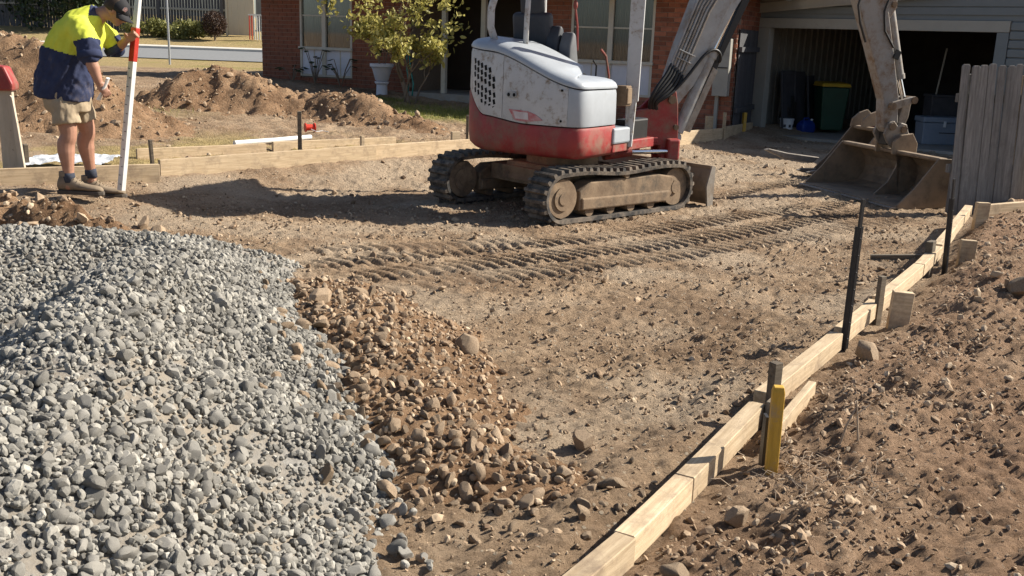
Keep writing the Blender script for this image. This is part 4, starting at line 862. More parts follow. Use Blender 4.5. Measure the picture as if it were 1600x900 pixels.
# ------------------------------------------------------------------ worker with a measuring staff
mat('skin', (.40, .215, .145), (.31, .16, .105), .55, 9, spec=.35, bump=.0006, bscale=120)
mat('hivis_yellow', (.62, .66, .085), (.52, .56, .06), .85, 7, bump=.002, bscale=25, spec=.15)
mat('navy_cloth', (.038, .048, .095), (.026, .032, .066), .9, 7, bump=.002, bscale=25, spec=.15, dirt=(.16, .125, .10), dscale=3.5, dlo=.56, dhi=.8)
mat('khaki_cloth', (.36, .29, .20), (.28, .22, .15), .9, 8, bump=.003, bscale=22, spec=.1)
mat('boot_leather', (.26, .205, .145), (.17, .13, .09), .85, 9, bump=.002, bscale=40, spec=.2)
mat('boot_sole', (.10, .085, .07), (.06, .05, .04), .9, 9)
mat('sock_knit', (.055, .062, .085), (.035, .04, .055), .95, 30, bump=.002, bscale=90)
mat('cap_black', (.022, .022, .025), (.014, .014, .016), .8, 8, bump=.0005, bscale=60)
mat('hair', (.055, .035, .022), (.03, .02, .013), .7, 40, bump=.003, bscale=120)
mat('eye_dark', (.03, .022, .018), (.02, .015, .012), .3, 8, spec=.5)
mat('lips', (.33, .14, .11), (.28, .12, .09), .5, 8)
mat('paper', (.78, .77, .74), (.70, .69, .66), .8, 6, bump=.001, bscale=20)
mat('staff_white', (.70, .70, .68), (.60, .60, .57), .45, 6, spec=.4, dirt=(.36, .32, .27), dscale=9, dlo=.55, dhi=.8)
mat('staff_red', (.50, .035, .02), (.40, .03, .018), .45, 6, spec=.4, dirt=(.3, .15, .1), dscale=9, dlo=.6, dhi=.9)
mat('emblem', (.72, .70, .68), (.5, .1, .08), .6, 60)
M0 = Vector((-3.95, 8.83, 0.0)); FZ = .085
man = empty('person', (M0.x, M0.y, FZ), 0, 'worker in yellow and navy shirt, shorts and black cap bending over a measuring staff', 'person')
def remesh(mb, name, voxel, smooth_it=4, fac=.5):
    me = mb.mesh(name); o = bpy.data.objects.new(name, me); col.objects.link(o)
    r = o.modifiers.new('r', 'REMESH'); r.mode = 'VOXEL'; r.voxel_size = voxel; r.use_smooth_shade = True
    s_ = o.modifiers.new('s', 'SMOOTH'); s_.iterations = smooth_it; s_.factor = fac
    dg = bpy.context.evaluated_depsgraph_get(); out = bpy.data.meshes.new_from_object(o.evaluated_get(dg))
    bpy.data.objects.remove(o); bpy.data.meshes.remove(me); out.name = name
    out.polygons.foreach_set('use_smooth', [True] * len(out.polygons)); return out
def wv(x, y, z): return Vector((x, y, z - FZ))        # figure space: x forward, y away from the camera, z above world zero
def limb(mb, pts, r, n=14):
    P = catmull_v(pts, 5); K = len(P); rr_ = np.interp(np.linspace(0, len(pts) - 1, K), range(len(pts)), r); mb.tube(P, list(rr_), n)
    mb.ball(P[0], float(rr_[0]) * .98, 12, 8); mb.ball(P[-1], float(rr_[-1]) * .98, 12, 8)
def catmull_v(P, n):
    P = [Vector(p) for p in P]; out = []
    for i in range(len(P) - 1):
        p0, p1, p2, p3 = [P[max(0, min(len(P) - 1, j))] for j in (i - 1, i, i + 1, i + 2)]
        for k in range(n): t = k / n; out.append(.5 * ((2 * p1) + (p2 - p0) * t + (2 * p0 - 5 * p1 + 4 * p2 - p3) * t * t + (3 * p1 - p0 - 3 * p2 + p3) * t ** 3))
    out.append(P[-1]); return out
# joints
SHN, ELN, WRN = wv(.265, -.21, 1.52), wv(.325, -.265, 1.26), wv(.375, -.25, 1.075)
SHF, ELF, WRF = wv(.25, .20, 1.52), wv(.345, .25, 1.335), wv(.475, .15, 1.42)
HPN, KNN, ANN = wv(-.01, -.10, .93), wv(.025, -.115, .61), wv(.0, -.115, .235)
HPF, KNF, ANF = wv(.02, .10, .93), wv(.075, .15, .62), wv(.06, .20, .235)
HC = wv(.465, .0, 1.665); hf = Vector((.80, 0, -.60)); hu = Vector((.60, 0, .80)); hl = Vector((0, 1, 0))
HR = Matrix((hf, hl, hu)).transposed()
def hp(f, l, u): return HC + hf * f + hl * l + hu * u
b = MB()
b.ball(hp(-.012, 0, .022), (.096, .074, .098), 20, 14, HR); b.ball(hp(.028, 0, -.045), (.058, .052, .060), 16, 10, HR); b.ball(hp(.055, 0, -.085), (.030, .034, .024), 12, 8, HR)
b.tube([hp(.080, 0, .012), hp(.108, 0, -.028), hp(.086, 0, -.038)], [.011, .016, .013], 10)
b.ball(hp(.074, 0, .026), (.016, .055, .014), 12, 8, HR); b.ball(hp(.078, 0, -.058), (.016, .024, .012), 12, 8, HR)
for sg in (-1, 1):
    b.ball(hp(-.012, sg * .074, -.006), (.022, .010, .034), 12, 8, HR @ rotm('Y', .2)); b.ball(hp(.05, sg * .045, -.018), (.03, .022, .022), 12, 8, HR)
limb(b, [wv(.28, 0, 1.60), wv(.36, 0, 1.645), hp(-.02, 0, -.05)], [.075, .060, .056])
b.tube([wv(.0, 0, .92), wv(.02, 0, 1.2), wv(.14, 0, 1.45), wv(.26, 0, 1.60)], [.12, .12, .12, .07], 16)
limb(b, [SHN, SHN.lerp(ELN, .5), ELN, ELN.lerp(WRN, .35), WRN], [.046, .052, .050, .052, .034])
limb(b, [SHF, SHF.lerp(ELF, .5), ELF, ELF.lerp(WRF, .35), WRF], [.046, .048, .044, .044, .029])
for H, K_, A in ((HPN, KNN, ANN), (HPF, KNF, ANF)):
    back = Vector((-.022, 0, 0)); limb(b, [H, H.lerp(K_, .5), K_, K_.lerp(A, .22) + back, K_.lerp(A, .42) + back, K_.lerp(A, .75) + back * .4, A, A - Vector((0, 0, .08))], [.10, .088, .068, .073, .072, .052, .043, .046])
def hand(mb, wrist, d, palm_n, thumb, curl, L=.19):
    """palm plus four fingers and a thumb; d points along the hand, palm_n out of the palm, thumb towards the thumb side"""
    d = Vector(d).normalized(); n = Vector(palm_n); n = (n - d * n.dot(d)).normalized(); t = d.cross(n)
    if t.dot(Vector(thumb)) < 0: t = -t
    pc = wrist + d * .055; R = Matrix((d, t, n)).transposed(); mb.ball(pc, (.058, .043, .019), 14, 10, R); mb.tube([wrist - d * .02, wrist + d * .03], [.029, .030], 12)
    for i, (off, ln) in enumerate(((.030, .072), (.011, .080), (-.009, .074), (-.028, .058))):
        p = pc + d * .045 + t * off; q = [p]; a = 0.0
        for j, fr in enumerate((.42, .33, .25)):
            a += curl[j]; p = p + (d * math.cos(a) + n * math.sin(a)) * ln * fr; q.append(p)
        mb.tube(q, [.0098, .0095, .0088, .0075], 8); mb.ball(q[-1], .0075, 8, 6)
    p = wrist + d * .03 + t * .030; q = [p, p + (d * .5 + t * .7 + n * .25).normalized() * .035, p + (d * .7 + t * .6 + n * .6).normalized() * .062, p + (d * .8 + t * .25 + n * .9).normalized() * .082]
    mb.tube(q, [.014, .012, .0105, .008], 8); mb.ball(q[-1], .008, 8, 6)
hand(b, WRN, (.50, .1, -.86), (-.5, .8, -.2), (.85, .3, .4), (.5, .75, .7))
hand(b, WRF, (.55, -.15, .35), (.55, -.8, -.2), (.0, -.2, 1.0), (.35, .75, .7))
link('body', remesh(b, 'body', .0062, 3, .45), MATS['skin'], man, smooth=True, ang=180)
# face details and hair
for sg in (-1, 1):
    q = MB(); q.ball(hp(.074, sg * .031, .008), (.010, .013, .008), 10, 8, HR); q.build('eye', MATS['eye_dark'], man, smooth=True)
    q = MB(); q.tube([hp(.080, sg * .014, .026), hp(.084, sg * .032, .030), hp(.070, sg * .052, .024)], .005, 6); q.build('eyebrow', MATS['hair'], man, smooth=True)
q = MB(); q.tube([hp(.078, -.020, -.062), hp(.092, 0, -.060), hp(.078, .020, -.062)], .0055, 8); q.build('mouth', MATS['lips'], man, smooth=True)
q = MB()
for r0, (f0, u0) in ((.0, (-.02, .03)),):
    rs = []
    for i in range(9):
        ph = R_(10 + i * 12.5); rs.append([hp(-.012 - .101 * math.cos(ph) * math.cos(a), .079 * math.sin(a), .022 + .10 * math.sin(ph) - .085 * (1 - math.sin(ph))) if False else hp(-.014 + .101 * math.sin(ph) * math.cos(a), .079 * math.sin(ph) * math.sin(a), .022 + .101 * math.cos(ph)) for a in [R_(85 + 190 * j / 18) for j in range(19)]])
    vs = [p for r in rs for p in r]; q.add(vs, [(i * 19 + j, i * 19 + j + 1, (i + 1) * 19 + j + 1, (i + 1) * 19 + j) for i in range(8) for j in range(18)])
hr = q.build('hair', MATS['hair'], man, smooth=True, ang=180); sm = hr.modifiers.new('t', 'SOLIDIFY'); sm.thickness = .008; sm.offset = 1
# cap: dome, brim, button, emblem
q = MB(); rs = []
for i in range(10):
    ph = R_(4 + 84 * i / 9); rs.append([hp(-.008 + .108 * math.sin(ph) * math.cos(a), .086 * math.sin(ph) * math.sin(a), .030 + .098 * math.cos(ph)) for a in [2 * math.pi * j / 28 for j in range(28)]])
rs.append([hp(-.008 + .106 * math.cos(a), .084 * math.sin(a), .012) for a in [2 * math.pi * j / 28 for j in range(28)]])
q.rings(rs); cap = q.build('cap', MATS['cap_black'], man, smooth=True, ang=180)
q = MB(); top_, bot_ = [], []
rs = []
for i in range(6):
    rr0 = .080 + .125 * i / 5 * 0; row = []
    for j in range(13):
        a = R_(-72 + 144 * j / 12); ext = .075 * (i / 5) * math.cos(a * .9)
        row.append(hp(-.008 + .104 * math.cos(a) + ext, .085 * math.sin(a) * (1 + .05 * i / 5), .026 - .020 * (i / 5) - .030 * math.sin(a) ** 2 * (.3 + i / 5)))
    rs.append(row)
q.add([p for r in rs for p in r], [(i * 13 + j, i * 13 + j + 1, (i + 1) * 13 + j + 1, (i + 1) * 13 + j) for i in range(5) for j in range(12)])
br = q.build('cap_brim', MATS['cap_black'], man, smooth=True, ang=180); sm = br.modifiers.new('t', 'SOLIDIFY'); sm.thickness = .005
q = MB(); q.ball(hp(-.008, 0, .130), .008, 10, 6); q.build('cap_button', MATS['cap_black'], cap, smooth=True)
q = MB(); q.prism([(-.020, -.014), (.014, -.020), (.022, .004), (.004, .024), (-.018, .016)], hp(.072, -.062, .070), hl * .78 + hf * .62, hu, (hf * .62 - hl * .6 + hu * .5).normalized(), .006); q.build('cap_emblem', MATS['emblem'], cap)
# shirt
b = MB(); spine = [(-.045, .905, .232, .205), (-.04, 1.0, .232, .208), (-.02, 1.12, .222, .205), (.02, 1.25, .215, .205), (.075, 1.36, .205, .215), (.135, 1.46, .188, .225), (.20, 1.55, .155, .205), (.265, 1.615, .105, .13), (.315, 1.65, .082, .085)]
rs = []
for i, (x, z, hd, hw) in enumerate(spine):
    x0, z0 = spine[max(0, i - 1)][:2]; x1, z1 = spine[min(len(spine) - 1, i + 1)][:2]; t = Vector((x1 - x0, 0, z1 - z0)).normalized(); n = Vector((t.z, 0, -t.x))
    if i == 0: n = Vector((.985, 0, -.10))
    row = []
    for j in range(28):
        a = 2 * math.pi * j / 28; ca, sa = math.cos(a), math.sin(a); k = 1 / (abs(ca) ** 2.6 + abs(sa) ** 2.6) ** (1 / 2.6)
        row.append(wv(x, 0, z) + n * hd * ca * k + Vector((0, 1, 0)) * hw * sa * k)
    rs.append(row)
b.rings(rs)
limb(b, [wv(.20, -.17, 1.52), SHN.lerp(ELN, .45), SHN.lerp(ELN, .86)], [.110, .100, .092])
limb(b, [wv(.19, .17, 1.52), SHF.lerp(ELF, .5), SHF.lerp(ELF, .95)], [.105, .090, .078])
me = remesh(b, 'shirt', .011, 5, .5)
co = np.empty(len(me.vertices) * 3); me.vertices.foreach_get('co', co); co = co.reshape(-1, 3); no = np.empty(len(me.vertices) * 3); me.vertices.foreach_get('normal', no); no = no.reshape(-1, 3)
wr = .017 * fbm(co[:, 0] * 1.3 + co[:, 2] * .9, co[:, 2] * 1.0 - co[:, 0] * 1.5 + co[:, 1] * 2, 6.0, 3) + .010 * pn(co[:, 0] * 26 - co[:, 2] * 14, co[:, 1] * 9 + co[:, 2] * 4)
fold = np.exp(-((co[:, 2] + FZ - 1.18) / .22) ** 2); wr = wr * (.6 + .9 * fold)
co = co + no * wr[:, None]; me.vertices.foreach_set('co', co.astype(np.float32).ravel()); me.update()
sh = link('shirt', me, [MATS['hivis_yellow'], MATS['navy_cloth']], man, smooth=True, ang=180)
ax, bx2 = np.array(SHN), np.array(ELN); axF, bxF = np.array(SHF), np.array(ELF)
def dseg(c, p, q): d = q - p; t = np.clip(np.dot(c - p, d) / np.dot(d, d), 0, 1.2); return np.linalg.norm(c - p - d * t), t
mi = []
for p in me.polygons:
    c = np.array(p.center); dn, tn = dseg(c, ax, bx2); df, tf = dseg(c, axF, bxF); z = c[2] + FZ
    if dn < .115 and c[1] < -.175 and c[0] > .15 and z > 1.0: mi.append(0 if tn < .42 else 1)
    elif df < .115 and c[1] > .175 and tf > .25: mi.append(0 if tf < .5 else 1)
    elif z > 1.62 and c[0] > .27: mi.append(1)
    else: mi.append(0 if z > 1.325 - .17 * c[0] - .012 * math.sin(8 * c[0]) else 1)
me.polygons.foreach_set('material_index', mi)
for (c0, d0, nm) in ((SHN.lerp(ELN, .88), (ELN - SHN).normalized(), 'n'), (SHF.lerp(ELF, .95), (ELF - SHF).normalized(), 'f')):
    q = MB(); q.tube([c0 - d0 * .035, c0 - d0 * .012, c0 + d0 * .022, c0 + d0 * .030], [.096, .103, .101, .088], 20); q.build('sleeve_cuff', MATS['navy_cloth'], man, smooth=True, ang=180)
# shorts
b = MB(); rs = []
for z, x, hd, hw in ((1.02, -.03, .19, .185), (.94, -.02, .20, .20), (.86, -.01, .19, .205), (.80, .0, .17, .20)):
    rs.append([wv(x + hd * math.cos(a), hw * math.sin(a), z) for a in [2 * math.pi * j / 24 for j in range(24)]])
b.rings(rs)
b.tube([HPN + Vector((.0, 0, -.04)), HPN.lerp(KNN, .45), HPN.lerp(KNN, .73)], [.115, .118, .120], 18)
b.tube([HPF + Vector((.0, 0, -.04)), HPF.lerp(KNF, .45), HPF.lerp(KNF, .73)], [.115, .116, .116], 18)
me = remesh(b, 'shorts', .011, 4, .5)
co = np.empty(len(me.vertices) * 3); me.vertices.foreach_get('co', co); co = co.reshape(-1, 3); no = np.empty(len(me.vertices) * 3); me.vertices.foreach_get('normal', no); no = no.reshape(-1, 3)
co = co + no * (.018 * fbm(co[:, 0] * 2 + co[:, 1], co[:, 2] * 1.2 - co[:, 0], 6, 3))[:, None]; me.vertices.foreach_set('co', co.astype(np.float32).ravel()); me.update()
link('shorts', me, MATS['khaki_cloth'], man, smooth=True, ang=180)
# socks and boots
for A, yaw in ((ANN, -.06), (ANF, .08)):
    q = MB(); q.tube([A + Vector((.0, 0, .035)), A + Vector((.0, 0, .01)), A + Vector((.005, 0, -.05))], [.047, .051, .052], 18); q.build('sock', MATS['sock_knit'], man, smooth=True, ang=180)
    gl = -FZ + (gzf(M0.x + A.x, M0.y + A.y) if A is ANF else .085) + .0
    T = Matrix.Translation((A.x, A.y, gl + .0)) @ Tz(yaw)
    secs = [(-.095, .052, .040, .125), (-.08, .075, .045, .16), (-.03, .082, .048, .185), (.02, .080, .047, .175), (.07, .070, .048, .125), (.13, .062, .052, .098), (.19, .056, .054, .086), (.245, .048, .050, .080), (.285, .035, .038, .068), (.30, .02, .022, .05)]
    q = MB(T); rs = []
    for x, _, hw, ht in secs:
        rs.append([(x, hw * math.cos(a) * (1 if math.sin(a) < .3 else .92), .028 + (ht - .028) * (.5 + .5 * math.sin(a)) if math.sin(a) > -.98 else .026) for a in [2 * math.pi * j / 18 for j in range(18)]])
    q.rings(rs); bt = q.build('boot', MATS['boot_leather'], man, smooth=True, ang=180)
    q = MB(T); q.tube([(-.035, 0, .155), (-.035, 0, .195)], [.052, .050], 18); q.build('boot_collar', MATS['boot_leather'], bt, smooth=True)
    q = MB(T); q.prism([(-.105, -.03), (-.09, -.047), (-.02, -.045), (.06, -.045), (.15, -.056), (.22, -.056), (.28, -.042), (.312, -.015), (.312, .015), (.28, .042), (.22, .056), (.15, .056), (.06, .045), (-.02, .045), (-.09, .047), (-.105, .03)], (0, 0, .014), (1, 0, 0), (0, 1, 0), (0, 0, 1), .034); q.build('boot_sole', MATS['boot_sole'], bt, bevel=.006)
    for k in range(4):
        x = .035 + k * .026; z = .168 - k * .021; q = MB(T); q.tube([(x, -.034, z - .012), (x + .006, 0, z + .006), (x, .034, z - .012)], .0035, 6); q.build('boot_lace', MATS['khaki_cloth'], bt)
# rolled paper in the near hand
q = MB(); p = WRN + Vector((.50, .1, -.86)).normalized() * .075
q.tube([p + Vector((.055, -.03, .10)), p + Vector((.03, -.02, .05)), p + Vector((-.02, 0, -.03)), p + Vector((-.055, .01, -.085))], [.022, .018, .018, .026], 10, flat=.45)
o = q.build('paper', MATS['paper'], smooth=True); o.location = man.location; tag(o, 'crumpled white paper held in the hand of the worker', 'paper')
# measuring staff
s0 = Vector((-3.60, 8.98, .085)); s1 = s0 + (Vector((-3.37, 9.06, 1.82)) - s0)
stf = empty('measuring_staff', s0, 0, 'white measuring staff with a red upper section held upright by the worker', 'staff')
T = frame((0, 0, 0), (s1 - s0), (.5, .86, 0)); L = (s1 - s0).length
def sbox(name, a, c, wd, dp, mt): q = MB(T); q.box(((a + c) / 2, 0, 0), (c - a, wd, dp)); return q.build(name, MATS[mt], stf, bevel=.004)
sbox('lower_section', 0, 1.165, .064, .044, 'staff_white'); sbox('red_section', 1.165, 1.46, .066, .046, 'staff_red'); sbox('top_section', 1.46, L, .054, .036, 'staff_white')
tick = MB(); tick.box((0, 0, 0), (.006, .022, .002)); tme = tick.mesh('mark'); tme.materials.append(MATS['black_steel'])
for k in range(14):
    o = bpy.data.objects.new('mark', tme); col.objects.link(o); o.parent = stf; o.matrix_local = T @ Matrix.Translation((.06 + k * .08, -.012 if k % 2 else .01, -.0232))
# ------------------------------------------------------------------ brick house
mat('brick', (.33, .125, .07), (.22, .085, .055), .9, 9, bump=.002, bscale=40, val=.35, dirt=(.16, .09, .06), dscale=5, dlo=.52, dhi=.8)
mat('mortar', (.30, .235, .185), (.24, .185, .145), .95, 20, bump=.002, bscale=60)
mat('cream_frame', (.52, .49, .41), (.45, .42, .35), .6, 5, dirt=(.3, .26, .2), dscale=3, dlo=.55, dhi=.9)
mat('panel_white', (.60, .61, .66), (.52, .53, .58), .6, 4, dirt=(.35, .32, .28), dscale=3, dlo=.6, dhi=.9)
mat('curtain', (.40, .36, .32), (.26, .23, .205), .9, 3, (30, 1, .2), .004, 8)
mat('soffit', (.50, .43, .33), (.44, .38, .29), .7, 3)
mat('roof_tile', (.20, .10, .065), (.14, .075, .05), .85, 6, bump=.004, bscale=20)
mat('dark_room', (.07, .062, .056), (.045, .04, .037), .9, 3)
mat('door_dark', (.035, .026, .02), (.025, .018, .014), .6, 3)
mat('concrete', (.33, .31, .28), (.25, .235, .21), .9, 5, bump=.002, bscale=40, dirt=(.25, .2, .14), dscale=2, dlo=.5, dhi=.7)
mat('grey_trim', (.34, .33, .29), (.30, .29, .25), .6, 3, dirt=(.2, .18, .14), dscale=3, dlo=.55, dhi=.9)
mat('trim_light', (.36, .335, .28), (.31, .29, .24), .6, 4, dirt=(.25, .2, .15), dscale=3, dlo=.55, dhi=.9)
mat('weatherboard', (.18, .20, .205), (.16, .18, .185), .6, 3, dirt=(.16, .15, .13), dscale=3, dlo=.6, dhi=.9)
mat('ribbed_steel', (.21, .195, .165), (.17, .16, .135), .55, 3, dirt=(.14, .12, .1), dscale=2, dlo=.5, dhi=.8)
mat('meter_grey', (.34, .33, .29), (.29, .28, .245), .5, 4, dirt=(.2, .17, .13), dscale=5, dlo=.55, dhi=.8)
gm = bpy.data.materials.new('window_glass'); gm.use_nodes = True; t_ = gm.node_tree; t_.nodes.clear()
tr_ = t_.nodes.new('ShaderNodeBsdfTransparent'); tr_.inputs[0].default_value = (.72, .75, .76, 1); gl_ = t_.nodes.new('ShaderNodeBsdfGlossy'); gl_.inputs['Roughness'].default_value = .03
fr_ = t_.nodes.new('ShaderNodeFresnel'); fr_.inputs[0].default_value = 1.6; ms_ = t_.nodes.new('ShaderNodeMixShader'); og_ = t_.nodes.new('ShaderNodeOutputMaterial')
t_.links.new(fr_.outputs[0], ms_.inputs[0]); t_.links.new(tr_.outputs[0], ms_.inputs[1]); t_.links.new(gl_.outputs[0], ms_.inputs[2]); t_.links.new(ms_.outputs[0], og_.inputs[0]); MATS['window_glass'] = gm
HO = Vector((-5.3, 22.8, 0)); HV = Vector((.906, -.423, 0)).normalized(); HY = Vector((-HV.y, HV.x, 0))
house = empty('brick_house', HO, math.atan2(HV.y, HV.x), 'red brick house with white windows and a dark porch behind the excavator', 'house')
def hbox(name, x0, x1, y0, y1, z0, z1, mt, parent=None, bevel=0):
    b = MB(); b.box(((x0 + x1) / 2, (y0 + y1) / 2, (z0 + z1) / 2), (x1 - x0, y1 - y0, z1 - z0)); return b.build(name, MATS[mt], parent or house, bevel=bevel)
EZ = 2.44; XR = 10.15
wallp = hbox('wall', -.60, .46, .012, .24, -.2, EZ, 'mortar')
segs = [(-.60, .46, -.2, EZ), (1.84, 3.30, -.2, EZ), (6.02, 6.92, -.2, EZ), (8.60, XR, -.2, EZ)]
for x0, x1, z0, z1 in segs[1:]: hbox('wall', x0, x1, .012, .24, z0, z1, 'mortar')
for x0, x1 in ((.46, 1.84), (6.92, 8.60)): hbox('wall', x0, x1, .03, .24, -.2, .58 if x0 < 1 else .55, 'mortar')
hbox('wall', XR - .24, XR - .012, .24, 8.0, -.2, EZ, 'mortar'); hbox('wall', -.59, -.35, .24, 8, -.2, EZ, 'mortar')
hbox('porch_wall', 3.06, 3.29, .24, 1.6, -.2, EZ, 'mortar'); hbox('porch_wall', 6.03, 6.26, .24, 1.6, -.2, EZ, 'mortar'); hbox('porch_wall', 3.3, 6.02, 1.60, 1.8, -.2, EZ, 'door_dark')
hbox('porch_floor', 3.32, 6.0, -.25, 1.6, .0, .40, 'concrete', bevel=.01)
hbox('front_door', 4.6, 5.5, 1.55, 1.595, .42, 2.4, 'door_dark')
hbox('back_wall', -.59, XR - .02, 7.9, 8.1, -.2, EZ, 'mortar')
# every brick of the visible faces; the 300 that show largest are single parts
bl = []
def courses(x0, x1, z0, z1, place):
    r = 0; z = z0
    while z < z1:
        x = x0 - (0 if r % 2 == 0 else .12)
        while x < x1 - .01:
            a, c = max(x, x0), min(x + .23, x1)
            if c - a > .04: bl.append(place((a + c) / 2, c - a, z + .038))
            x += .24
        z += .086; r += 1
for x0, x1, z0, z1 in segs: courses(x0, x1, z0, z1, lambda xc, w_, zc: (Vector((xc, .04, zc)), w_, 0.0))
for x0, x1 in ((.46, 1.84), (6.92, 8.6)): courses(x0, x1, -.2, .50, lambda xc, w_, zc: (Vector((xc, .05, zc)), w_, 0.0))
courses(.0, 5.0, -.2, EZ, lambda xc, w_, zc: (Vector((XR - .04, xc, zc)), w_, math.pi / 2))
courses(.25, 1.55, .40, EZ, lambda xc, w_, zc: (Vector((6.06, xc, zc)), w_, math.pi / 2))
HM = Matrix.Translation(HO) @ Tz(math.atan2(HV.y, HV.x)); CI = cam.matrix_world.inverted()
def shows(p):
    q = CI @ (HM @ p); u, v = q.x / -q.z * FOC, q.y / -q.z * FOC
    hid = 722 < 800 + u < 965 and 450 - v > 60
    return (abs(u) < 800 and -20 < 450 - v < 190 and not hid, -q.z)
sc_b = [(lambda s_: (s_[1] if s_[0] else s_[1] + 100))(shows(p)) - (.0 if w_ > .2 else -3) for p, w_, a in bl]
order = sorted(range(len(bl)), key=lambda i: sc_b[i]); meshes = {}
def brick_mesh(w_):
    k = round(w_, 2)
    if k not in meshes:
        b = MB(); b.box((0, 0, 0), (w_, .08, .076)); me = b.mesh('brick'); me.materials.append(MATS['brick']); meshes[k] = me
    return meshes[k]
rr = random.Random(3)
for i in order[:300]:
    p, w_, a = bl[i]; o = bpy.data.objects.new('brick', brick_mesh(w_)); col.objects.link(o); o.parent = wallp; o.location = p + Vector((0, rr.uniform(-.003, .003), 0)); o.rotation_euler = (0, 0, a)
b = MB()
for i in order[300:]:
    p, w_, a = bl[i]; b.box(p, (w_, .08, .076), rotm('Z', a))
tag(b.build('brickwork', MATS['brick'], wallp), kind='stuff')
def window(x0, x1, zs, zb, xm_, ztr, top, lab):
    w0 = empty('window', (0, 0, 0)); w0.parent = house
    fd = .03
    def fb(n, a, c, z0, z1, y0=-.005, y1=.07, mt='cream_frame'): return hbox(n, a, c, y0, y1, z0, z1, mt, w0, .004)
    fb('frame', x0, x0 + .05, zb, top); fb('frame', x1 - .05, x1, zb, top); fb('mullion', xm_ - .05, xm_ + .05, zb, top, -.012, .08); fb('sill', x0 - .02, x1 + .02, zs - .06, zs, -.05, .09); fb('frame', x0, x1, top - .06, top - .001, -.002, .068); fb('frame', x0 + .05, x1 - .05, zb, zb + .05, -.003, .07)
    for a, c in ((x0 + .05, xm_ - .05), (xm_ + .05, x1 - .05)):
        fb('transom', a, c, ztr, ztr + .03, .02, .055); hbox('pane', a, c, .035, .040, zs, ztr, 'window_glass', w0); hbox('pane', a, c, .035, .040, ztr + .03, top - .06, 'window_glass', w0)
        hbox('lower_panel', a, c, .02, .05, zb + .05, zs - .06, 'panel_white', w0); m_ = (a + c) / 2 + .05; hbox('panel_joint', m_ - .012, m_ + .012, .012, .02, zb + .05, zs - .06, 'cream_frame', w0)
    # curtains: a folded sheet behind the panes
    for a, c in ((x0 + .05, x0 + .05 + (x1 - x0) * .44), (x0 + (x1 - x0) * .52, x1 - .05)):
        q = MB(); n = 60; vs = []
        for i in range(n + 1):
            x = a + (c - a) * i / n; y = .13 + .018 * math.sin(i * 1.25) + .008 * math.sin(i * .53); vs += [(x, y, zs - .05), (x, y, top)]
        q.add(vs, [(2 * i, 2 * i + 2, 2 * i + 3, 2 * i + 1) for i in range(n)]); q.build('curtain', MATS['curtain'], w0, smooth=True, ang=180)
    hbox('room', x0, x1, .30, .34, zb, top, 'dark_room', w0)
window(.46, 1.84, 1.23, .59, 1.10, 1.88, EZ, 'a'); window(6.92, 8.60, 1.21, .55, 7.73, 1.80, EZ, 'b')
for x in (4.16, 5.06): hbox('porch_post', x - .05, x + .05, -.12, -.02, .40, EZ, 'cream_frame', bevel=.006)
hbox('soffit', -1.15, XR + .60, -.60, 8.6, EZ, EZ + .07, 'soffit'); hbox('fascia', -1.17, XR + .62, -.64, -.60, EZ - .03, EZ + .16, 'cream_frame'); hbox('fascia', XR + .60, XR + .64, -.6, 8.6, EZ - .03, EZ + .16, 'trim_light')
for k in range(3): hbox('gutter', XR + .64 + .0, XR + .72, -.6, 8.6, EZ + .02 + k * .0, EZ + .13, 'cream_frame') if k == 0 else None
b = MB(); x0, x1, y0, y1, zr_ = -1.25, XR + .72, -.72, 8.7, EZ + .12
b.add([(x0, y0, zr_), (x1, y0, zr_), (x1, y1, zr_), (x0, y1, zr_), (x0 + 4.4, 4.0, zr_ + 2.0), (x1 - 4.4, 4.0, zr_ + 2.0)], [(0, 1, 5, 4), (1, 2, 5), (2, 3, 4, 5), (3, 0, 4), (3, 2, 1, 0)]); rf_ = b.build('roof', MATS['roof_tile'], house)
b = MB()
for k in range(12): b.box((x0 + 6, y0 + .2 + k * .33, zr_ + .13 + k * .142), (14.4 - k * .72, .34, .03), rotm('X', .40))
b.build('tile_course', MATS['roof_tile'], rf_)
hbox('meter_box', 9.82, 10.10, -.20, -.0, .66, 1.68, 'meter_grey', bevel=.01); hbox('meter_latch', 9.90, 10.08, -.215, -.20, 1.16, 1.18, 'black_steel'); hbox('conduit', 9.86, 9.92, -.08, -.0, -.1, .66, 'meter_grey')
# ------------------------------------------------------------------ side gate of dark palings
gate = empty('side_gate', (3.98, 18.62, -.1), math.atan2(1.6, .72), 'dark weathered paling gate between the brick wall and the garage', 'gate')
for k in range(15):
    b = MB(); b.box((.055 + k * .108, 0, .95), (.104, .018, 2.0 + .01 * (k % 3))); b.build('paling', MATS['dark_paling'], gate, bevel=.003)
for z in (.5, 1.6): b = MB(); b.box((.81, -.035, z), (1.62, .05, .09)); b.build('rail', MATS['dark_paling'], gate)
# ------------------------------------------------------------------ garage
GO = Vector((4.9, 20.0, -.10)); GV = Vector((.73, -.68, 0)).normalized(); GA = math.atan2(GV.y, GV.x)
gar = empty('garage', GO, GA, 'open grey garage with a dark interior at the top right', 'garage')
def gbox(name, x0, x1, y0, y1, z0, z1, mt, parent=None, bevel=0, R=None):
    b = MB(); b.box(((x0 + x1) / 2, (y0 + y1) / 2, (z0 + z1) / 2), (x1 - x0, y1 - y0, z1 - z0), R); return b.build(name, MATS[mt], parent or gar, bevel=bevel)
gbox('door_post', -.30, -.04, -.05, .14, -.1, 2.02, 'grey_trim', bevel=.006); gbox('door_post', 4.17, 4.36, -.04, .14, -.1, 2.02, 'weatherboard', bevel=.006)
gbox('header_beam', -.30, 4.36, -.045, .16, 2.025, 2.21, 'grey_trim', bevel=.006)
def slope(x): return 2.38 + .085 * (x + .4)
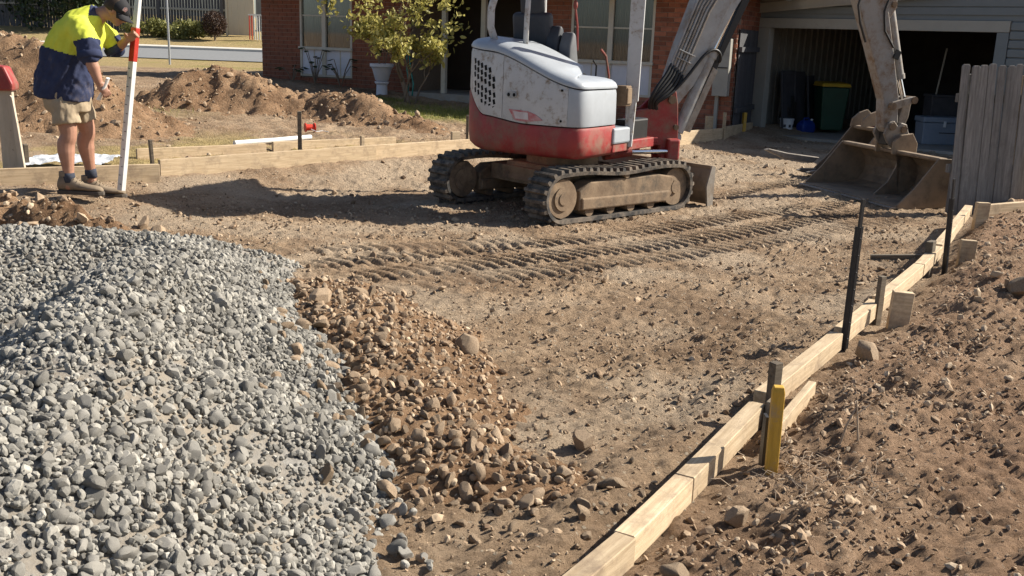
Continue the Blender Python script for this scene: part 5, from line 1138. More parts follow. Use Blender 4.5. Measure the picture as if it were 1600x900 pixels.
b = MB(); b.prism([(-.42, 2.215), (7.6, 2.215), (7.6, slope(7.6)), (-.42, slope(-.42))], (0, .06, 0), (1, 0, 0), (0, 0, 1), (0, 1, 0), .10); b.build('gable_sheet', MATS['weatherboard'], gar)
for k in range(5):
    z = 2.30 + k * .14; x0 = max(-.4, (z + .12 - 2.38) / .085 - .4)
    if x0 < 7: gbox('weather_board', x0, 7.6, -.02, .008, z, z + .125, 'weatherboard', bevel=.004)
for k in range(16): gbox('weather_board', 4.365, 7.6, -.02 if k % 1 == 0 else 0, .10, -.1 + k * .144, -.1 + k * .144 + .128, 'weatherboard', bevel=.012)
gbox('side_cladding', 4.37, 7.6, .02, .12, -.1, 2.21, 'weatherboard')
b = MB(); b.beam((-.5, -.10, slope(-.5) + .03), (7.6, -.10, slope(7.6) + .03), .05, .17); b.build('barge_board', MATS['grey_trim'], gar)
b = MB(); b.beam((-.5, -.128, slope(-.5) - .075), (3.4, -.128, slope(3.4) - .075), .02, .035); b.build('barge_strip', MATS['trim_light'], gar)
b = MB(); b.prism([(-.6, slope(-.6) + .09), (7.7, slope(7.7) + .09), (7.7, slope(7.7) + .13), (-.6, slope(-.6) + .13)], (0, 3.1, 0), (1, 0, 0), (0, 0, 1), (0, 1, 0), 6.6); b.build('roof', MATS['ribbed_steel'], gar)
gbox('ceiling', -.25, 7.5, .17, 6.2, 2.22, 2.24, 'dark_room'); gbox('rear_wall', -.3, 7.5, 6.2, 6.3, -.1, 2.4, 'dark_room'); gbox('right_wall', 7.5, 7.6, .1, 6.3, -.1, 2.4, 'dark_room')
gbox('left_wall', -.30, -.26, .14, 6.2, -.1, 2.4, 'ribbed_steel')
for k in range(22): gbox('wall_rib', -.262, -.225, .20 + k * .27, .26 + k * .27, -.1, 2.21, 'ribbed_steel')
gbox('lamp_batten', 1.6, 3.1, 1.1, 1.22, 2.08, 2.19, 'trim_light', bevel=.01)
fl = gbox('garage_floor', -.45, 7.6, -.12, 6.25, -.35, .0, 'concrete'); fl.parent = None; fl.matrix_world = Matrix.Translation(GO) @ Tz(GA); tag(fl, kind='structure')
def gw(x, y, z=0.0): return GO + GV * x + Vector((-GV.y, GV.x, 0)) * y + Vector((0, 0, z))
mat('bin_green', (.012, .055, .030), (.01, .042, .022), .5, 4, spec=.4); mat('bin_yellow', (.50, .33, .03), (.42, .27, .03), .5, 4)
mat('plastic_white', (.66, .67, .68), (.58, .59, .6), .45, 5, spec=.4); mat('plastic_blue', (.012, .045, .26), (.01, .035, .2), .4, 5, spec=.4)
mat('tool_grey', (.24, .28, .34), (.20, .235, .29), .45, 5, spec=.4, dirt=(.22, .2, .17), dscale=5, dlo=.58, dhi=.9); mat('red_cloth', (.33, .03, .05), (.22, .02, .035), .8, 6, bump=.01, bscale=12); mat('dark_board', (.07, .07, .078), (.045, .045, .052), .7, 4)
# wheelie bin
bn = empty('wheelie_bin', gw(.66, 1.45), GA + .75, 'green wheelie bin with a yellow lid inside the garage', 'bin')
b = MB(); b.rings([[(-.22, -.22, .06), (.22, -.22, .06), (.22, .25, .06), (-.22, .25, .06)], [(-.28, -.27, .92), (.28, -.27, .92), (.28, .33, .92), (-.28, .33, .92)]]); b.build('bin_body', MATS['bin_green'], bn, bevel=.03)
b = MB(); b.rings([[(-.30, -.30, .93), (.30, -.30, .93), (.30, .36, .93), (-.30, .36, .93)], [(-.27, -.26, 1.0), (.27, -.26, 1.0), (.27, .34, 1.02), (-.27, .34, 1.02)]]); b.build('bin_lid', MATS['bin_yellow'], bn, bevel=.015)
for sx in (-1, 1): b = MB(); b.cyl((sx * .20, .27, .10), (sx * .27, .27, .10), .10, n=20); b.build('wheel', MATS['rubber'], bn, smooth=True)
b = MB(); b.cyl((-.25, .40, .95), (.25, .40, .95), .018, n=10); b.build('bin_handle', MATS['bin_green'], bn, smooth=True)
# white bucket and blue jerry can
wb = empty('plastic_bucket', gw(.14, .66), .3, 'white plastic bucket with dark printing at the garage door', 'bucket')
b = MB(); b.lathe([(.115, 0), (.12, .005), (.138, .235), (.148, .24), (.148, .26), (.138, .262), (.13, .25), (.112, .012)], 24); b.build('bucket_wall', MATS['plastic_white'], wb, smooth=True)
b = MB(); b.lathe([(.02, .262), (.15, .262), (.15, .275), (.02, .278)], 24); b.build('lid', MATS['plastic_white'], wb, smooth=True)
b = MB(); b.tube([(.145 * math.cos(a), .145 * math.sin(a), .24 - .09 * math.sin(a / 1)) for a in [math.pi * (1 + j / 12) for j in range(13)]], .004, 6); b.build('handle', MATS['black_steel'], wb)
for a in (3.9, 4.7, 5.5): b = MB(); b.box((.128 * math.cos(a), .128 * math.sin(a), .13), (.05, .006, .06), rotm('Z', a + math.pi / 2)); b.build('printed_mark', MATS['dark_board'], wb)
jc = empty('jerry_can', gw(.42, .95), .5, 'blue plastic jerry can beside the white bucket', 'jerry can')
b = MB(); b.rings([[(-.17, -.10, .0), (.17, -.10, 0), (.17, .10, 0), (-.17, .10, 0)], [(-.18, -.11, .16), (.18, -.11, .16), (.18, .11, .16), (-.18, .11, .16)], [(-.11, -.06, .25), (.11, -.06, .25), (.11, .06, .25), (-.11, .06, .25)]]); b.build('can_body', MATS['plastic_blue'], jc, bevel=.035, bseg=3, smooth=True, ang=180)
b = MB(); b.tube([(-.08, 0, .24), (-.06, 0, .29), (.06, 0, .29), (.08, 0, .24)], .015, 8); b.build('handle', MATS['plastic_blue'], jc, smooth=True); b = MB(); b.cyl((.13, 0, .22), (.15, 0, .27), .025, n=14); b.build('cap', MATS['plastic_white'], jc, smooth=True)
# sheets leaning against the left wall
for k, (x, y, w_, h, ln, lb) in enumerate(((.02, .55, .62, 1.22, .12, 'dark sheet leaning nearest to the garage post'), (-.02, 1.05, .55, 1.20, .10, 'dark sheet leaning second from the garage post'), (.0, 1.55, .50, 1.12, .12, 'dark sheet leaning third from the garage post'))):
    b = MB(); b.box((0, 0, h / 2), (.025, w_, h)); b.box((.02, -w_ / 2, h / 2), (.03, .02, h)); o = b.build('leaning_board', MATS['dark_board'], bevel=.003); o.matrix_world = Matrix.Translation(gw(x + .12, y + .25)) @ Tz(GA + .1 * k) @ Matrix.Rotation(-ln, 4, 'Y'); tag(o, lb, 'sheet', 'dark sheets leaning in the garage')
for k, (y, h) in enumerate(((.75, .50), (.88, .72), (1.0, .60))):
    b = MB(); b.box((0, 0, h / 2), (.02, .10, h)); o = b.build('short_offcut', MATS['black_steel']); o.matrix_world = Matrix.Translation(gw(.16, y)) @ Tz(GA) @ Matrix.Rotation(-.08, 4, 'Y'); tag(o, ('shortest of the thin offcuts, nearest the garage post', 'tallest of the thin offcuts in front of the dark sheets', 'thin offcut farthest from the garage post')[k], 'offcut', 'offcuts leaning in the garage')
# tool box
tb = empty('tool_box', gw(2.95, 1.22), GA + .72, 'grey plastic tool box with a white catch at the back right of the bucket', 'box')
b = MB(); b.rings([[(-.33, -.2, 0), (.33, -.2, 0), (.33, .2, 0), (-.33, .2, 0)], [(-.35, -.22, .40), (.35, -.22, .40), (.35, .22, .40), (-.35, .22, .40)]]); b.build('box_body', MATS['tool_grey'], tb, bevel=.015)
b = MB(); b.box((0, 0, .455), (.74, .48, .10)); b.build('box_lid', MATS['tool_grey'], tb, bevel=.02)
for dx in (.03,): b = MB(); b.box((dx, -.245, .38), (.05, .012, .11)); b.build('catch', MATS['plastic_white'], tb, bevel=.004)
b = MB(); b.box((.1, -.222, .22), (.30, .010, .012)); b.build('groove', MATS['black_steel'], tb)
db = empty('storage_crate', gw(2.75, 2.1), GA + .7, 'dark blue crate standing behind the grey tool box', 'crate')
b = MB(); b.box((0, 0, .42), (.75, .45, .84), top=1.03); b.build('crate_body', MATS['dark_board'], db, bevel=.02); b = MB(); b.box((0, 0, .86), (.8, .5, .05)); b.build('crate_lid', MATS['dark_board'], db, bevel=.01)
bg_ = MB(); bg_.ball((0, 0, .16), (.42, .24, .18), 20, 12); bg_.ball((.28, .05, .2), (.2, .18, .14), 14, 10); o = bg_.build('cloth_bag', MATS['red_cloth'], smooth=True, ang=180); o.location = gw(1.25, 2.3); o.rotation_euler = (0, 0, GA + .6); tag(o, 'dark red cloth bag on the garage floor behind the bucket', 'bag')
b = MB(); b.tube([(0, 0, 0), (.10, .05, .8), (.22, .1, 1.75)], .018, 8); o = b.build('pole', MATS['trim_light'], smooth=True); o.location = gw(2.55, 1.75); tag(o, 'thin pale pole leaning up inside the garage', 'pole')
# ------------------------------------------------------------------ grey paling fence at the right
FO = Vector((4.72, 10.75, 0)); FA = math.atan2(.22, .97)
fen = empty('paling_fence', FO, FA, 'weathered grey timber paling fence at the right edge', 'fence')
rr = random.Random(8); x = 0
for k in range(10):
    w_ = .112 + rr.uniform(-.006, .006); h = 1.44 + rr.uniform(-.012, .012); y = .0 if k % 2 == 0 else -.012
    b = MB(); c = .018; b.prism([(x, -.15), (x + w_, -.15), (x + w_ - .015, h - c), (x + w_ - .015 - c, h), (x + c, h), (x, h - c)], (0, y, 0), (1, 0, 0), (0, 0, 1), (0, 1, 0), .016)
    o = b.build('paling', MATS['grey_paling'], fen, bevel=.002, bseg=1); o.rotation_euler = (rr.uniform(-.01, .01), -.045 + rr.uniform(-.008, .008), 0); x += w_ - .002
for z in (.35, 1.10): b = MB(); b.box((.6, .04, z), (1.3, .045, .09)); b.build('rail', MATS['grey_paling'], fen)
for xx, mt in ((.12, 'grey_paling'), (.80, 'pine')):
    b = MB(); b.box((xx, .105, .6), (.09, .08, 1.5)); b.build('post', MATS[mt], fen, bevel=.004)
board('loose_paling', (5.62, 10.72, .02), (5.66, 10.95, 1.02), .10, .02, 'pine', 'pale fresh paling leaning at the right end of the fence', 'timber', seed=61)
# ------------------------------------------------------------------ foliage helpers
def leaf_material(name, c1, c2, tr=.35):
    m = bpy.data.materials.new(name); m.use_nodes = True; t = m.node_tree; N = t.nodes; Lk = t.links; b = N['Principled BSDF']; b.inputs['Roughness'].default_value = .5; b.inputs['Specular IOR Level'].default_value = .35
    at = N.new('ShaderNodeAttribute'); at.attribute_name = 'tone'; mr = N.new('ShaderNodeMapRange'); mr.inputs[1].default_value = -1.6; mr.inputs[2].default_value = 1.6; Lk.new(at.outputs['Fac'], mr.inputs[0])
    mx = N.new('ShaderNodeMixRGB'); mx.inputs[1].default_value = (*c2, 1); mx.inputs[2].default_value = (*c1, 1); Lk.new(mr.outputs[0], mx.inputs[0]); Lk.new(mx.outputs[0], b.inputs['Base Color'])
    tl = N.new('ShaderNodeBsdfTranslucent'); Lk.new(mx.outputs[0], tl.inputs[0]); ms = N.new('ShaderNodeMixShader'); ms.inputs[0].default_value = tr; Lk.new(b.outputs[0], ms.inputs[1]); Lk.new(tl.outputs[0], ms.inputs[2])
    Lk.new(ms.outputs[0], N['Material Output'].inputs[0]); return m
LEAF = np.array([(0, 0, 0), (.28, .24, .05), (.72, .2, .04), (1, 0, -.06), (.72, -.2, .04), (.28, -.24, .05)]); LEAFF = np.array([(0, 1, 2), (0, 2, 3), (0, 3, 4), (0, 4, 5)])
BLADE = np.array([(0, -.05, 0), (0, .05, 0), (.18, .03, .55), (.18, -.03, .55), (.42, 0, 1.0)]); BLADEF = np.array([(0, 1, 2), (0, 2, 3), (3, 2, 4)])
def foliage(name, pos, size, mt, parent=None, seed=0, proto=(LEAF, LEAFF), tilt=1.0, upright=False):
    rg = np.random.default_rng(seed)
    if upright:
        me = None; n = len(pos); a = rg.uniform(0, 2 * np.pi, n); c, s_ = np.cos(a), np.sin(a); Rm = np.zeros((n, 3, 3)); Rm[:, 0, 0] = c; Rm[:, 0, 1] = -s_; Rm[:, 1, 0] = s_; Rm[:, 1, 1] = c; Rm[:, 2, 2] = 1
        Rm[:, 0, 2] = rg.normal(0, .3, n); Rm[:, 1, 2] = rg.normal(0, .3, n); Rm *= size[:, None, None]
        V = (np.einsum('nij,vj->nvi', Rm, proto[0]) + pos[:, None]).reshape(-1, 3); Fc = (proto[1][None] + (np.arange(n) * len(proto[0]))[:, None, None]).reshape(-1, 3); T = np.repeat(rg.normal(0, 1, n), len(proto[0]))
        me = bpy.data.meshes.new(name); me.from_pydata(V.tolist(), [], Fc.tolist()); at = me.attributes.new('tone', 'FLOAT', 'POINT'); at.data.foreach_set('value', T.astype(np.float32))
    else: me = scatter_mesh(name, pos, size, [proto], rg, tilt=tilt)
    me.polygons.foreach_set('use_smooth', np.zeros(len(me.polygons), bool)); me.materials.append(mt); o = bpy.data.objects.new(name, me); col.objects.link(o)
    if parent is not None: o.parent = parent
    return o
def blob_pts(c, r, n, rg, shell=.55):
    d = rg.normal(size=(n, 3)); d /= np.linalg.norm(d, axis=1)[:, None]; k = rg.uniform(shell, 1.0, n)[:, None] ** .6
    return np.array(c) + d * k * np.array(r) * (.85 + .3 * rg.random((n, 1)))
# ------------------------------------------------------------------ shrub in front of the porch
mat('bark', (.24, .19, .14), (.13, .10, .075), .9, 9, (1, 1, .25), .006, 30)
LF_Y = leaf_material('shrub_leaf', (.60, .53, .17), (.22, .21, .05), .4); LF_D = leaf_material('dark_leaf', (.05, .075, .025), (.012, .022, .010), .2); LF_G = leaf_material('hedge_leaf', (.32, .31, .10), (.09, .10, .03), .35); LF_R = leaf_material('ball_leaf', (.10, .055, .035), (.03, .018, .012), .2)
GRS = leaf_material('grass_blade', (.30, .30, .08), (.12, .14, .03), .3); DRY = leaf_material('dry_blade', (.50, .40, .20), (.28, .20, .09), .3)
tx, ty = -2.12, 19.45; tzb = float(tz(np.array([tx]), np.array([ty]))[0])
tree = empty('garden_tree', (tx, ty, tzb), 0, 'small leafy tree with yellow green leaves in front of the brick wall', 'tree')
rr = random.Random(17); b = MB(); tips = []
def branch(p, d, L, r, lev):
    n = 4; q = [p]; dd = d.copy()
    for i in range(n): dd = (dd + Vector((rr.gauss(0, .16), rr.gauss(0, .16), rr.gauss(.06, .1)))).normalized(); q.append(q[-1] + dd * L / n)
    b.tube(q, [r * (1 - .45 * i / n) for i in range(n + 1)], 7)
    if lev < 3:
        for k in range(3 if lev else 4):
            j = rr.randint(2, n); a = rr.uniform(0, 6.28); nd = (dd * .75 + Vector((math.cos(a), math.sin(a), .25)) * .72).normalized(); branch(q[j], nd, L * rr.uniform(.55, .75), r * .52, lev + 1)
    else: tips.append(q[-1])
    if lev >= 2: tips.append(q[-2])
branch(Vector((0, 0, -.05)), Vector((.04, 0, 1)), .95, .055, 0); branch(Vector((.10, .02, -.05)), Vector((.22, .05, 1)), .75, .022, 1); branch(Vector((-.08, 0, -.05)), Vector((-.12, .0, 1)), .95, .026, 1)
b.build('trunk', MATS['bark'], tree, smooth=True, ang=180)
rg = np.random.default_rng(77); P = []
for tp in tips: P.append(blob_pts(tp, (.20, .20, .17), 26, rg, .1))
for c, r, n in (((-.25, .0, 1.75), (1.15, .85, .60), 620), ((-.9, -.1, 1.55), (.60, .5, .50), 300), ((.60, 0, 1.55), (.55, .5, .55), 300), ((.2, 0, 2.3), (.9, .8, .5), 380), ((-1.35, 0, 2.0), (.45, .4, .5), 300), ((.35, 0, .95), (.28, .3, .22), 60)): P.append(blob_pts(c, r, n, rg, .15))
P = np.concatenate(P); keep = pn(P[:, 0] * 2.6 + P[:, 1] * 1.7, P[:, 2] * 2.6 + 3) > -.04; P = P[keep]; P = P[P[:, 2] > .55]
foliage('crown', P, np.random.default_rng(2).uniform(.075, .14, len(P)), LF_Y, tree, 9)
# white urn, its dry plant, broad-leaved plants, hose
uz = float(tz(np.array([-2.85]), np.array([21.2]))[0])
urn = empty('planter_urn', (-2.85, 21.0, uz - .12), 0, 'white urn planter on a pedestal against the brick wall', 'planter')
b = MB(); b.lathe([(.17, 0), (.17, .05), (.12, .09), (.11, .30), (.15, .34), (.15, .37)], 4 * 5); b.build('pedestal', MATS['panel_white'], urn, smooth=True, ang=30)
b = MB(); b.lathe([(.10, .37), (.14, .40), (.20, .62), (.23, .66), (.25, .67), (.25, .73), (.22, .73), (.20, .66)], 24); b.build('bowl', MATS['panel_white'], urn, smooth=True, ang=40)
rr = random.Random(2)
pl_ = empty('urn_plant', (-2.85, 21.0, uz + .52), 0, 'sparse dark plant growing out of the white urn', 'plant'); b = MB()
for k in range(7): a = rr.uniform(0, 6.28); b.tube([(0.05 * math.cos(a), .05 * math.sin(a), 0), (.10 * math.cos(a), .1 * math.sin(a), .25), (.2 * math.cos(a), .2 * math.sin(a), rr.uniform(.4, .6))], .008, 5)
b.build('stem', MATS['bark'], pl_); rg = np.random.default_rng(5); foliage('leaves', blob_pts((0, 0, .42), (.22, .2, .22), 60, rg, .2), rg.uniform(.05, .1, 60), LF_D, pl_, 6)
def broad_plant(x, y, h, nleaf, label, seed):
    z = float(tz(np.array([x]), np.array([y]))[0]); p = empty('broadleaf_plant', (x, y, z), 0, label, 'plant', 'dark plants under the left window'); rr = random.Random(seed); b = MB(); lv = MB()
    for k in range(nleaf):
        a = rr.uniform(0, 6.28); hh = h * rr.uniform(.5, 1.0); e = Vector((.22 * math.cos(a), .16 * math.sin(a), hh)); b.tube([(0, 0, -.02), e * .5 + Vector((0, 0, .06)), e], .008, 5)
        t = Vector((math.cos(a + .4), math.sin(a + .4), -.25)).normalized(); n = Vector((0, -.25, 1)); s_ = t.cross(n).normalized(); L = rr.uniform(.12, .17)
        lv.add([e, e + t * L * .4 + s_ * L * .42, e + t * L + s_ * L * .2, e + t * L * 1.25, e + t * L - s_ * L * .2, e + t * L * .4 - s_ * L * .42, e + t * L * .6 - Vector((0, 0, .02))], [(0, 1, 6), (1, 2, 6), (2, 3, 6), (3, 4, 6), (4, 5, 6), (5, 0, 6)])
    b.build('stem', MATS['bark'], p); lv.build('leaves', LF_D, p)
    return p
broad_plant(-4.45, 22.05, .80, 10, 'dark broad-leaved plant under the left half of the left window', 1); broad_plant(-3.85, 21.8, .62, 9, 'dark broad-leaved plant under the right half of the left window', 2); broad_plant(-5.0, 22.3, .35, 8, 'low dark plant at the foot of the brick wall corner', 3)
mat('hose_green', (.02, .22, .19), (.015, .16, .14), .4, 5, spec=.4)
b = MB(); b.tube([(0, 0, .0), (.02, .02, .3), (-.02, .05, .55), (-.03, .06, .9), (.02, .06, .92), (.05, .05, .6), (.12, 0, .25), (.10, -.05, .02)], .016, 8); o = b.build('garden_hose', MATS['hose_green'], smooth=True, ang=180); o.location = (-2.3, 20.85, float(tz(np.array([-2.3]), np.array([20.9]))[0])); tag(o, 'blue green garden hose hanging on the brick wall beside the urn', 'hose')
# ------------------------------------------------------------------ grass
rg = np.random.default_rng(12)
def grass(name, label, pts, s0, s1, mt, seed):
    z = gz(pts[:, 0], pts[:, 1]); r = np.random.default_rng(seed); o = foliage(name, np.column_stack([pts, z - .005]), r.uniform(s0, s1, len(pts)), mt, None, seed, (BLADE, BLADEF), upright=True); return tag(o, label, 'grass', kind='stuff')
Q = np.column_stack([rg.uniform(-3.2, 1.4, 9000), rg.uniform(17.2, 20.3, 9000)]); m_ = np.exp(-(((Q[:, 0] + 1.0) / 1.9) ** 4 + ((Q[:, 1] - 18.2) / 1.1) ** 4)) + np.exp(-(((Q[:, 0] + 2.9) / .8) ** 4 + ((Q[:, 1] - 20) / .5) ** 4)); grass('lawn_grass', 'patch of yellow green lawn beside the small tree', Q[rg.random(len(Q)) < m_], .04, .09, GRS, 3)
Q = np.column_stack([rg.uniform(-8, -1.0, 26000), rg.uniform(9.6, 14.8, 26000)]); dl_ = dleft(Q[:, 0], Q[:, 1]); m_ = sstep(.15, .5, dl_) * sstep(3.2, 1.8, dl_) * sstep(-.1, .35, fbm(Q[:, 0], Q[:, 1], .6, 3) * .8 + fbm(Q[:, 0] + 40, Q[:, 1], 2.5, 3) * .5 + .12); grass('dry_grass', 'flattened dry grass behind the left formwork', Q[rg.random(len(Q)) < m_], .02, .05, DRY, 4)
Q = np.column_stack([rg.uniform(-8, -5, 1500), rg.uniform(14.9, 17, 1500)]); grass('weeds', 'green weeds between the soil heaps', Q[rg.random(len(Q)) < np.exp(-(((Q[:, 0] + 6.6) / 1.0) ** 2 + ((Q[:, 1] - 15.8) / .7) ** 2))], .05, .12, GRS, 5)
Q = np.column_stack([rg.uniform(6.0, 8.6, 900), rg.uniform(11.2, 13.0, 900)]); grass('fence_grass', 'green grass behind the paling fence', Q, .05, .12, GRS, 6)
# ------------------------------------------------------------------ dry roots and twigs near the yellow peg
rr = random.Random(9); b = MB()
for k in range(150):
    x = rr.gauss(1.14, .15); y = rr.gauss(3.32, .17); z = gzf(x, y); a = rr.uniform(0, 6.28); L = rr.uniform(.03, .11)
    p = Vector((x, y, z + .0)); q = p + Vector((math.cos(a), math.sin(a), rr.uniform(.1, .8))) * L * .5; e = q + Vector((math.cos(a + rr.gauss(0, .8)), math.sin(a + rr.gauss(0, .8)), rr.uniform(-.6, .3))) * L * .5
    b.tube([p, q, e], [.0016, .0013, .0008], 4)
mat('dry_root', (.42, .34, .25), (.28, .21, .15), .9, 9)
o = b.build('dry_roots', MATS['dry_root']); tag(o, 'tangle of thin dry roots in the soil beside the yellow peg', 'roots', kind='stuff')
tw = MB(); tw.tube([(0, 0, -.02), (.02, 0, .07), (.055, .01, .15)], [.005, .0045, .003], 6); tw.tube([(.075, 0, -.01), (.062, 0, .08), (.052, .01, .17)], [.005, .004, .003], 6); tw.tube([(.055, 0, .12), (.11, .02, .155)], [.003, .002], 5)
o = tw.build('dry_twig', MATS['dry_root']); o.location = (1.29, 3.60, gzf(1.29, 3.60)); tag(o, 'forked dry twig standing in the soil right of the yellow peg', 'twig')
# ------------------------------------------------------------------ small things in the garden
mat('red_plastic', (.62, .045, .02), (.5, .035, .018), .45, 5, spec=.4); mat('plastic_sheet', (.62, .64, .66), (.5, .52, .54), .35, 12, bump=.02, bscale=14, spec=.5); mat('pvc_white', (.74, .74, .72), (.66, .66, .63), .4, 4, spec=.4)
rl = empty('string_reel', (-3.02, 14.55, gzf(-3.02, 14.55) + .03), .5, 'small bright red reel lying on the soil beyond the tall brown stake', 'reel')
for sx in (-1, 1): b = MB(); b.cyl((sx * .06, 0, .05), (sx * .075, 0, .05), .065, n=18); b.build('reel_flange', MATS['red_plastic'], rl, smooth=True)
b = MB(); b.cyl((-.06, 0, .05), (.06, 0, .05), .045, n=16); b.build('reel_core', MATS['red_plastic'], rl, smooth=True)
b = MB(); b.tube([(.0, -.05, .03), (.06, -.12, .0), (.16, -.10, .01), (.22, -.18, .0)], .006, 6); b.build('string_end', MATS['pvc_white'], rl)
pp = MB(); pp.tube([(-3.62, 12.75, .13), (-3.2, 13.25, .135), (-2.85, 13.75, .14)], .035, 14); o = pp.build('plastic_pipe', MATS['pvc_white'], smooth=True); tag(o, 'white plastic pipe lying behind the left formwork', 'pipe')
sx_ = np.linspace(-5.15, -4.35, 40); sy_ = np.linspace(10.35, 10.95, 26); SX, SY = np.meshgrid(sx_, sy_); SY = SY + (SX + 4.4) * .45; o = link('plastic_sheet', grid_mesh('plastic_sheet', SX, SY, tz(SX, SY) + .10 + .09 * (billow(SX, SY, 3.2, 3) - .3) + .02 * fbm(SX, SY, 11, 2)), MATS['plastic_sheet']); tag(o, 'crumpled whitish plastic sheet behind the left board at the feet of the worker', 'sheet')
bp_ = empty('barrier_post', (-4.88, 9.72, .0), .05, 'paint-spattered timber post with a red cap at the left edge', 'post')
mat('spattered_timber', (.50, .43, .34), (.40, .34, .26), .85, 4, (4, 4, .7), .002, 30, dirt=(.10, .085, .08), dscale=13, dlo=.62, dhi=.7)
b = MB(); b.prism([(-.16, 0), (.0, 0), (-.01, .92), (-.15, .92)], (0, 0, 0), (1, 0, 0), (0, 0, 1), (0, 1, 0), .05); b.build('post_board', MATS['spattered_timber'], bp_, bevel=.004); b = MB(); b.prism([(.0, 0), (.075, 0), (.03, .55), (.0, .84), (-.02, .86)], (0, -.03, 0), (1, 0, 0), (0, 0, 1), (0, 1, 0), .04); b.build('brace_board', MATS['spattered_timber'], bp_, bevel=.004)
b = MB(); b.prism([(-.30, .90), (.02, .90), (.03, .96), (-.04, 1.13), (-.26, 1.15)], (0, 0, 0), (1, 0, 0), (0, 0, 1), (0, 1, 0), .16); b.build('red_cap', MATS['machine_red'], bp_, bevel=.02)
# ------------------------------------------------------------------ street beyond the garden
mat('asphalt', (.22, .225, .225), (.18, .183, .185), .9, 12, bump=.002, bscale=60); mat('kerb_concrete', (.62, .585, .51), (.52, .49, .43), .9, 4, dirt=(.35, .3, .24), dscale=2, dlo=.58, dhi=.7)
def strip(name, x0, x1, y0, y1, lift, mt):
    X, Y = np.meshgrid(np.linspace(x0, x1, 60), np.linspace(y0, y1, 30)); o = link(name, grid_mesh(name, X, Y - (X + 12) * .03, tz(X, Y - (X + 12) * .03) + .03 + lift), MATS[mt]); return tag(o, kind='structure')
strip('road', -70, 6, 33.2, 37.45, .0, 'asphalt')
kb = MB(); kb.prism([(0, -.3), (0, .14), (.05, .16), (.75, .18), (.75, -.3)], (-32, 37.4 + .6, .70), (0, 1, 0), (0, 0, 1), (.9995, -.03, 0), 76); tag(kb.build('kerb', MATS['kerb_concrete']), kind='structure')
ff = empty('street_fence', (-24, 43.6, 1.45), math.atan2(-.35, 12), 'tall timber fence across the street, backlit shade and sunlit rails coloured in', 'fence'); b = MB(); rr = random.Random(6)
for k in range(150): b.box((-6 + k * .124, 0, .9 + rr.uniform(-.02, .02)), (.108, .02, 2.0), rotm('Y', rr.uniform(-.008, .008)))
tag(b.build('palings', MATS['dark_paling'], ff), kind='stuff')  # darker paling colour stands in for the backlit shade on this face
for z in (.85, 1.62): b = MB(); b.box((3.1, -.05, z), (18.2, .06, .085)); b.build('rail', MATS['meter_grey'], ff)  # paler colour paints in the sun on the rails
for xx in (-5.9, -3, 0, 2.9, 5.8, 8.7, 11.4): b = MB(); b.box((xx, -.06, .9), (.13, .12, 2.05)); b.build('post', MATS['dark_paling'], ff)
mat('cream_sheet', (.62, .54, .40), (.55, .48, .355), .6, 4, (12, 1, 1))
cg = empty('sheet_gate', (-12.25, 42.7, 1.30), -.05, 'cream ribbed metal gate at the right end of the street fence', 'gate')
for k in range(9): b = MB(); b.box((.0 + k * .135, -.012 if k % 2 else 0, 1.0), (.133, .03, 2.0)); b.build('gate_rib', MATS['cream_sheet'], cg)
b = MB(); b.box((.0, -.04, 1.0), (.06, .06, 2.1)); b.build('gate_post', MATS['cream_sheet'], cg)
rl2 = empty('railing', (-10.98, 41.4, 1.15), -.05, 'red and white railing beside the cream gate', 'railing')
for k in range(8): b = MB(); b.box((k * .10, 0, .5), (.035, .035, 1.0)); b.build('picket', MATS['red_plastic' if k < 2 else 'pvc_white'], rl2)
b = MB(); b.box((.35, 0, .98), (.8, .05, .05)); b.build('top_rail', MATS['pvc_white'], rl2)
nb = empty('neighbour_house', (-9.4, 47, 1.3), 0, 'pale neighbouring house far behind the brick wall corner', 'house')
b = MB(); b.box((0, 2, 1.5), (5.5, 4, 3.0)); b.build('wall', MATS['trim_light'], nb); b = MB(); b.prism([(-3.3, 2.95), (3.3, 2.95), (0, 4.6)], (0, 2, 0), (1, 0, 0), (0, 0, 1), (0, 1, 0), 5.0); b.build('roof', MATS['roof_tile'], nb); b = MB(); b.box((-1.6, -.02, 1.5), (1.0, .06, 1.1)); b.build('window', MATS['dark_board'], nb)
def bush(name, label, c, r, n, s0, s1, mt, seed, cat='bush', group=None):
    z = float(tz(np.array([c[0]]), np.array([c[1]]))[0]); p = empty(name, (c[0], c[1], z), 0, label, cat, group); rg = np.random.default_rng(seed); P = []
    k = max(1, int(r[0] / .45))
    for j in range(k * 2): P.append(blob_pts((rg.uniform(-.75, .75) * r[0], rg.uniform(-.5, .5) * r[1], r[2] * rg.uniform(.35, .7)), (r[0] / k * 1.0, r[1] * .6, r[2] * .5), n // (2 * k), rg, .3))
    P = np.concatenate(P); P[:, 2] = np.maximum(P[:, 2], .02); foliage('leaves', P, rg.uniform(s0, s1, len(P)), mt, p, seed); b = MB()
    for j in range(6): a = rg.uniform(0, 6.28); b.tube([(rg.uniform(-.4, .4) * r[0], 0, -.05), (math.cos(a) * r[0] * .4, math.sin(a) * r[1] * .4, r[2] * .6)], [.02, .008], 5)
    b.build('stems', MATS['bark'], p); return p
bush('hedge_bush', 'spreading green bush in front of the street fence, left of the metal pole', (-15.4, 41.6), (1.1, .6, .62), 1500, .09, .17, LF_G, 41, group='bushes along the street fence'); bush('hedge_bush', 'spreading green bush in front of the street fence, right of the metal pole', (-13.5, 41.2), (1.2, .6, .62), 1600, .09, .17, LF_G, 42, group='bushes along the street fence')
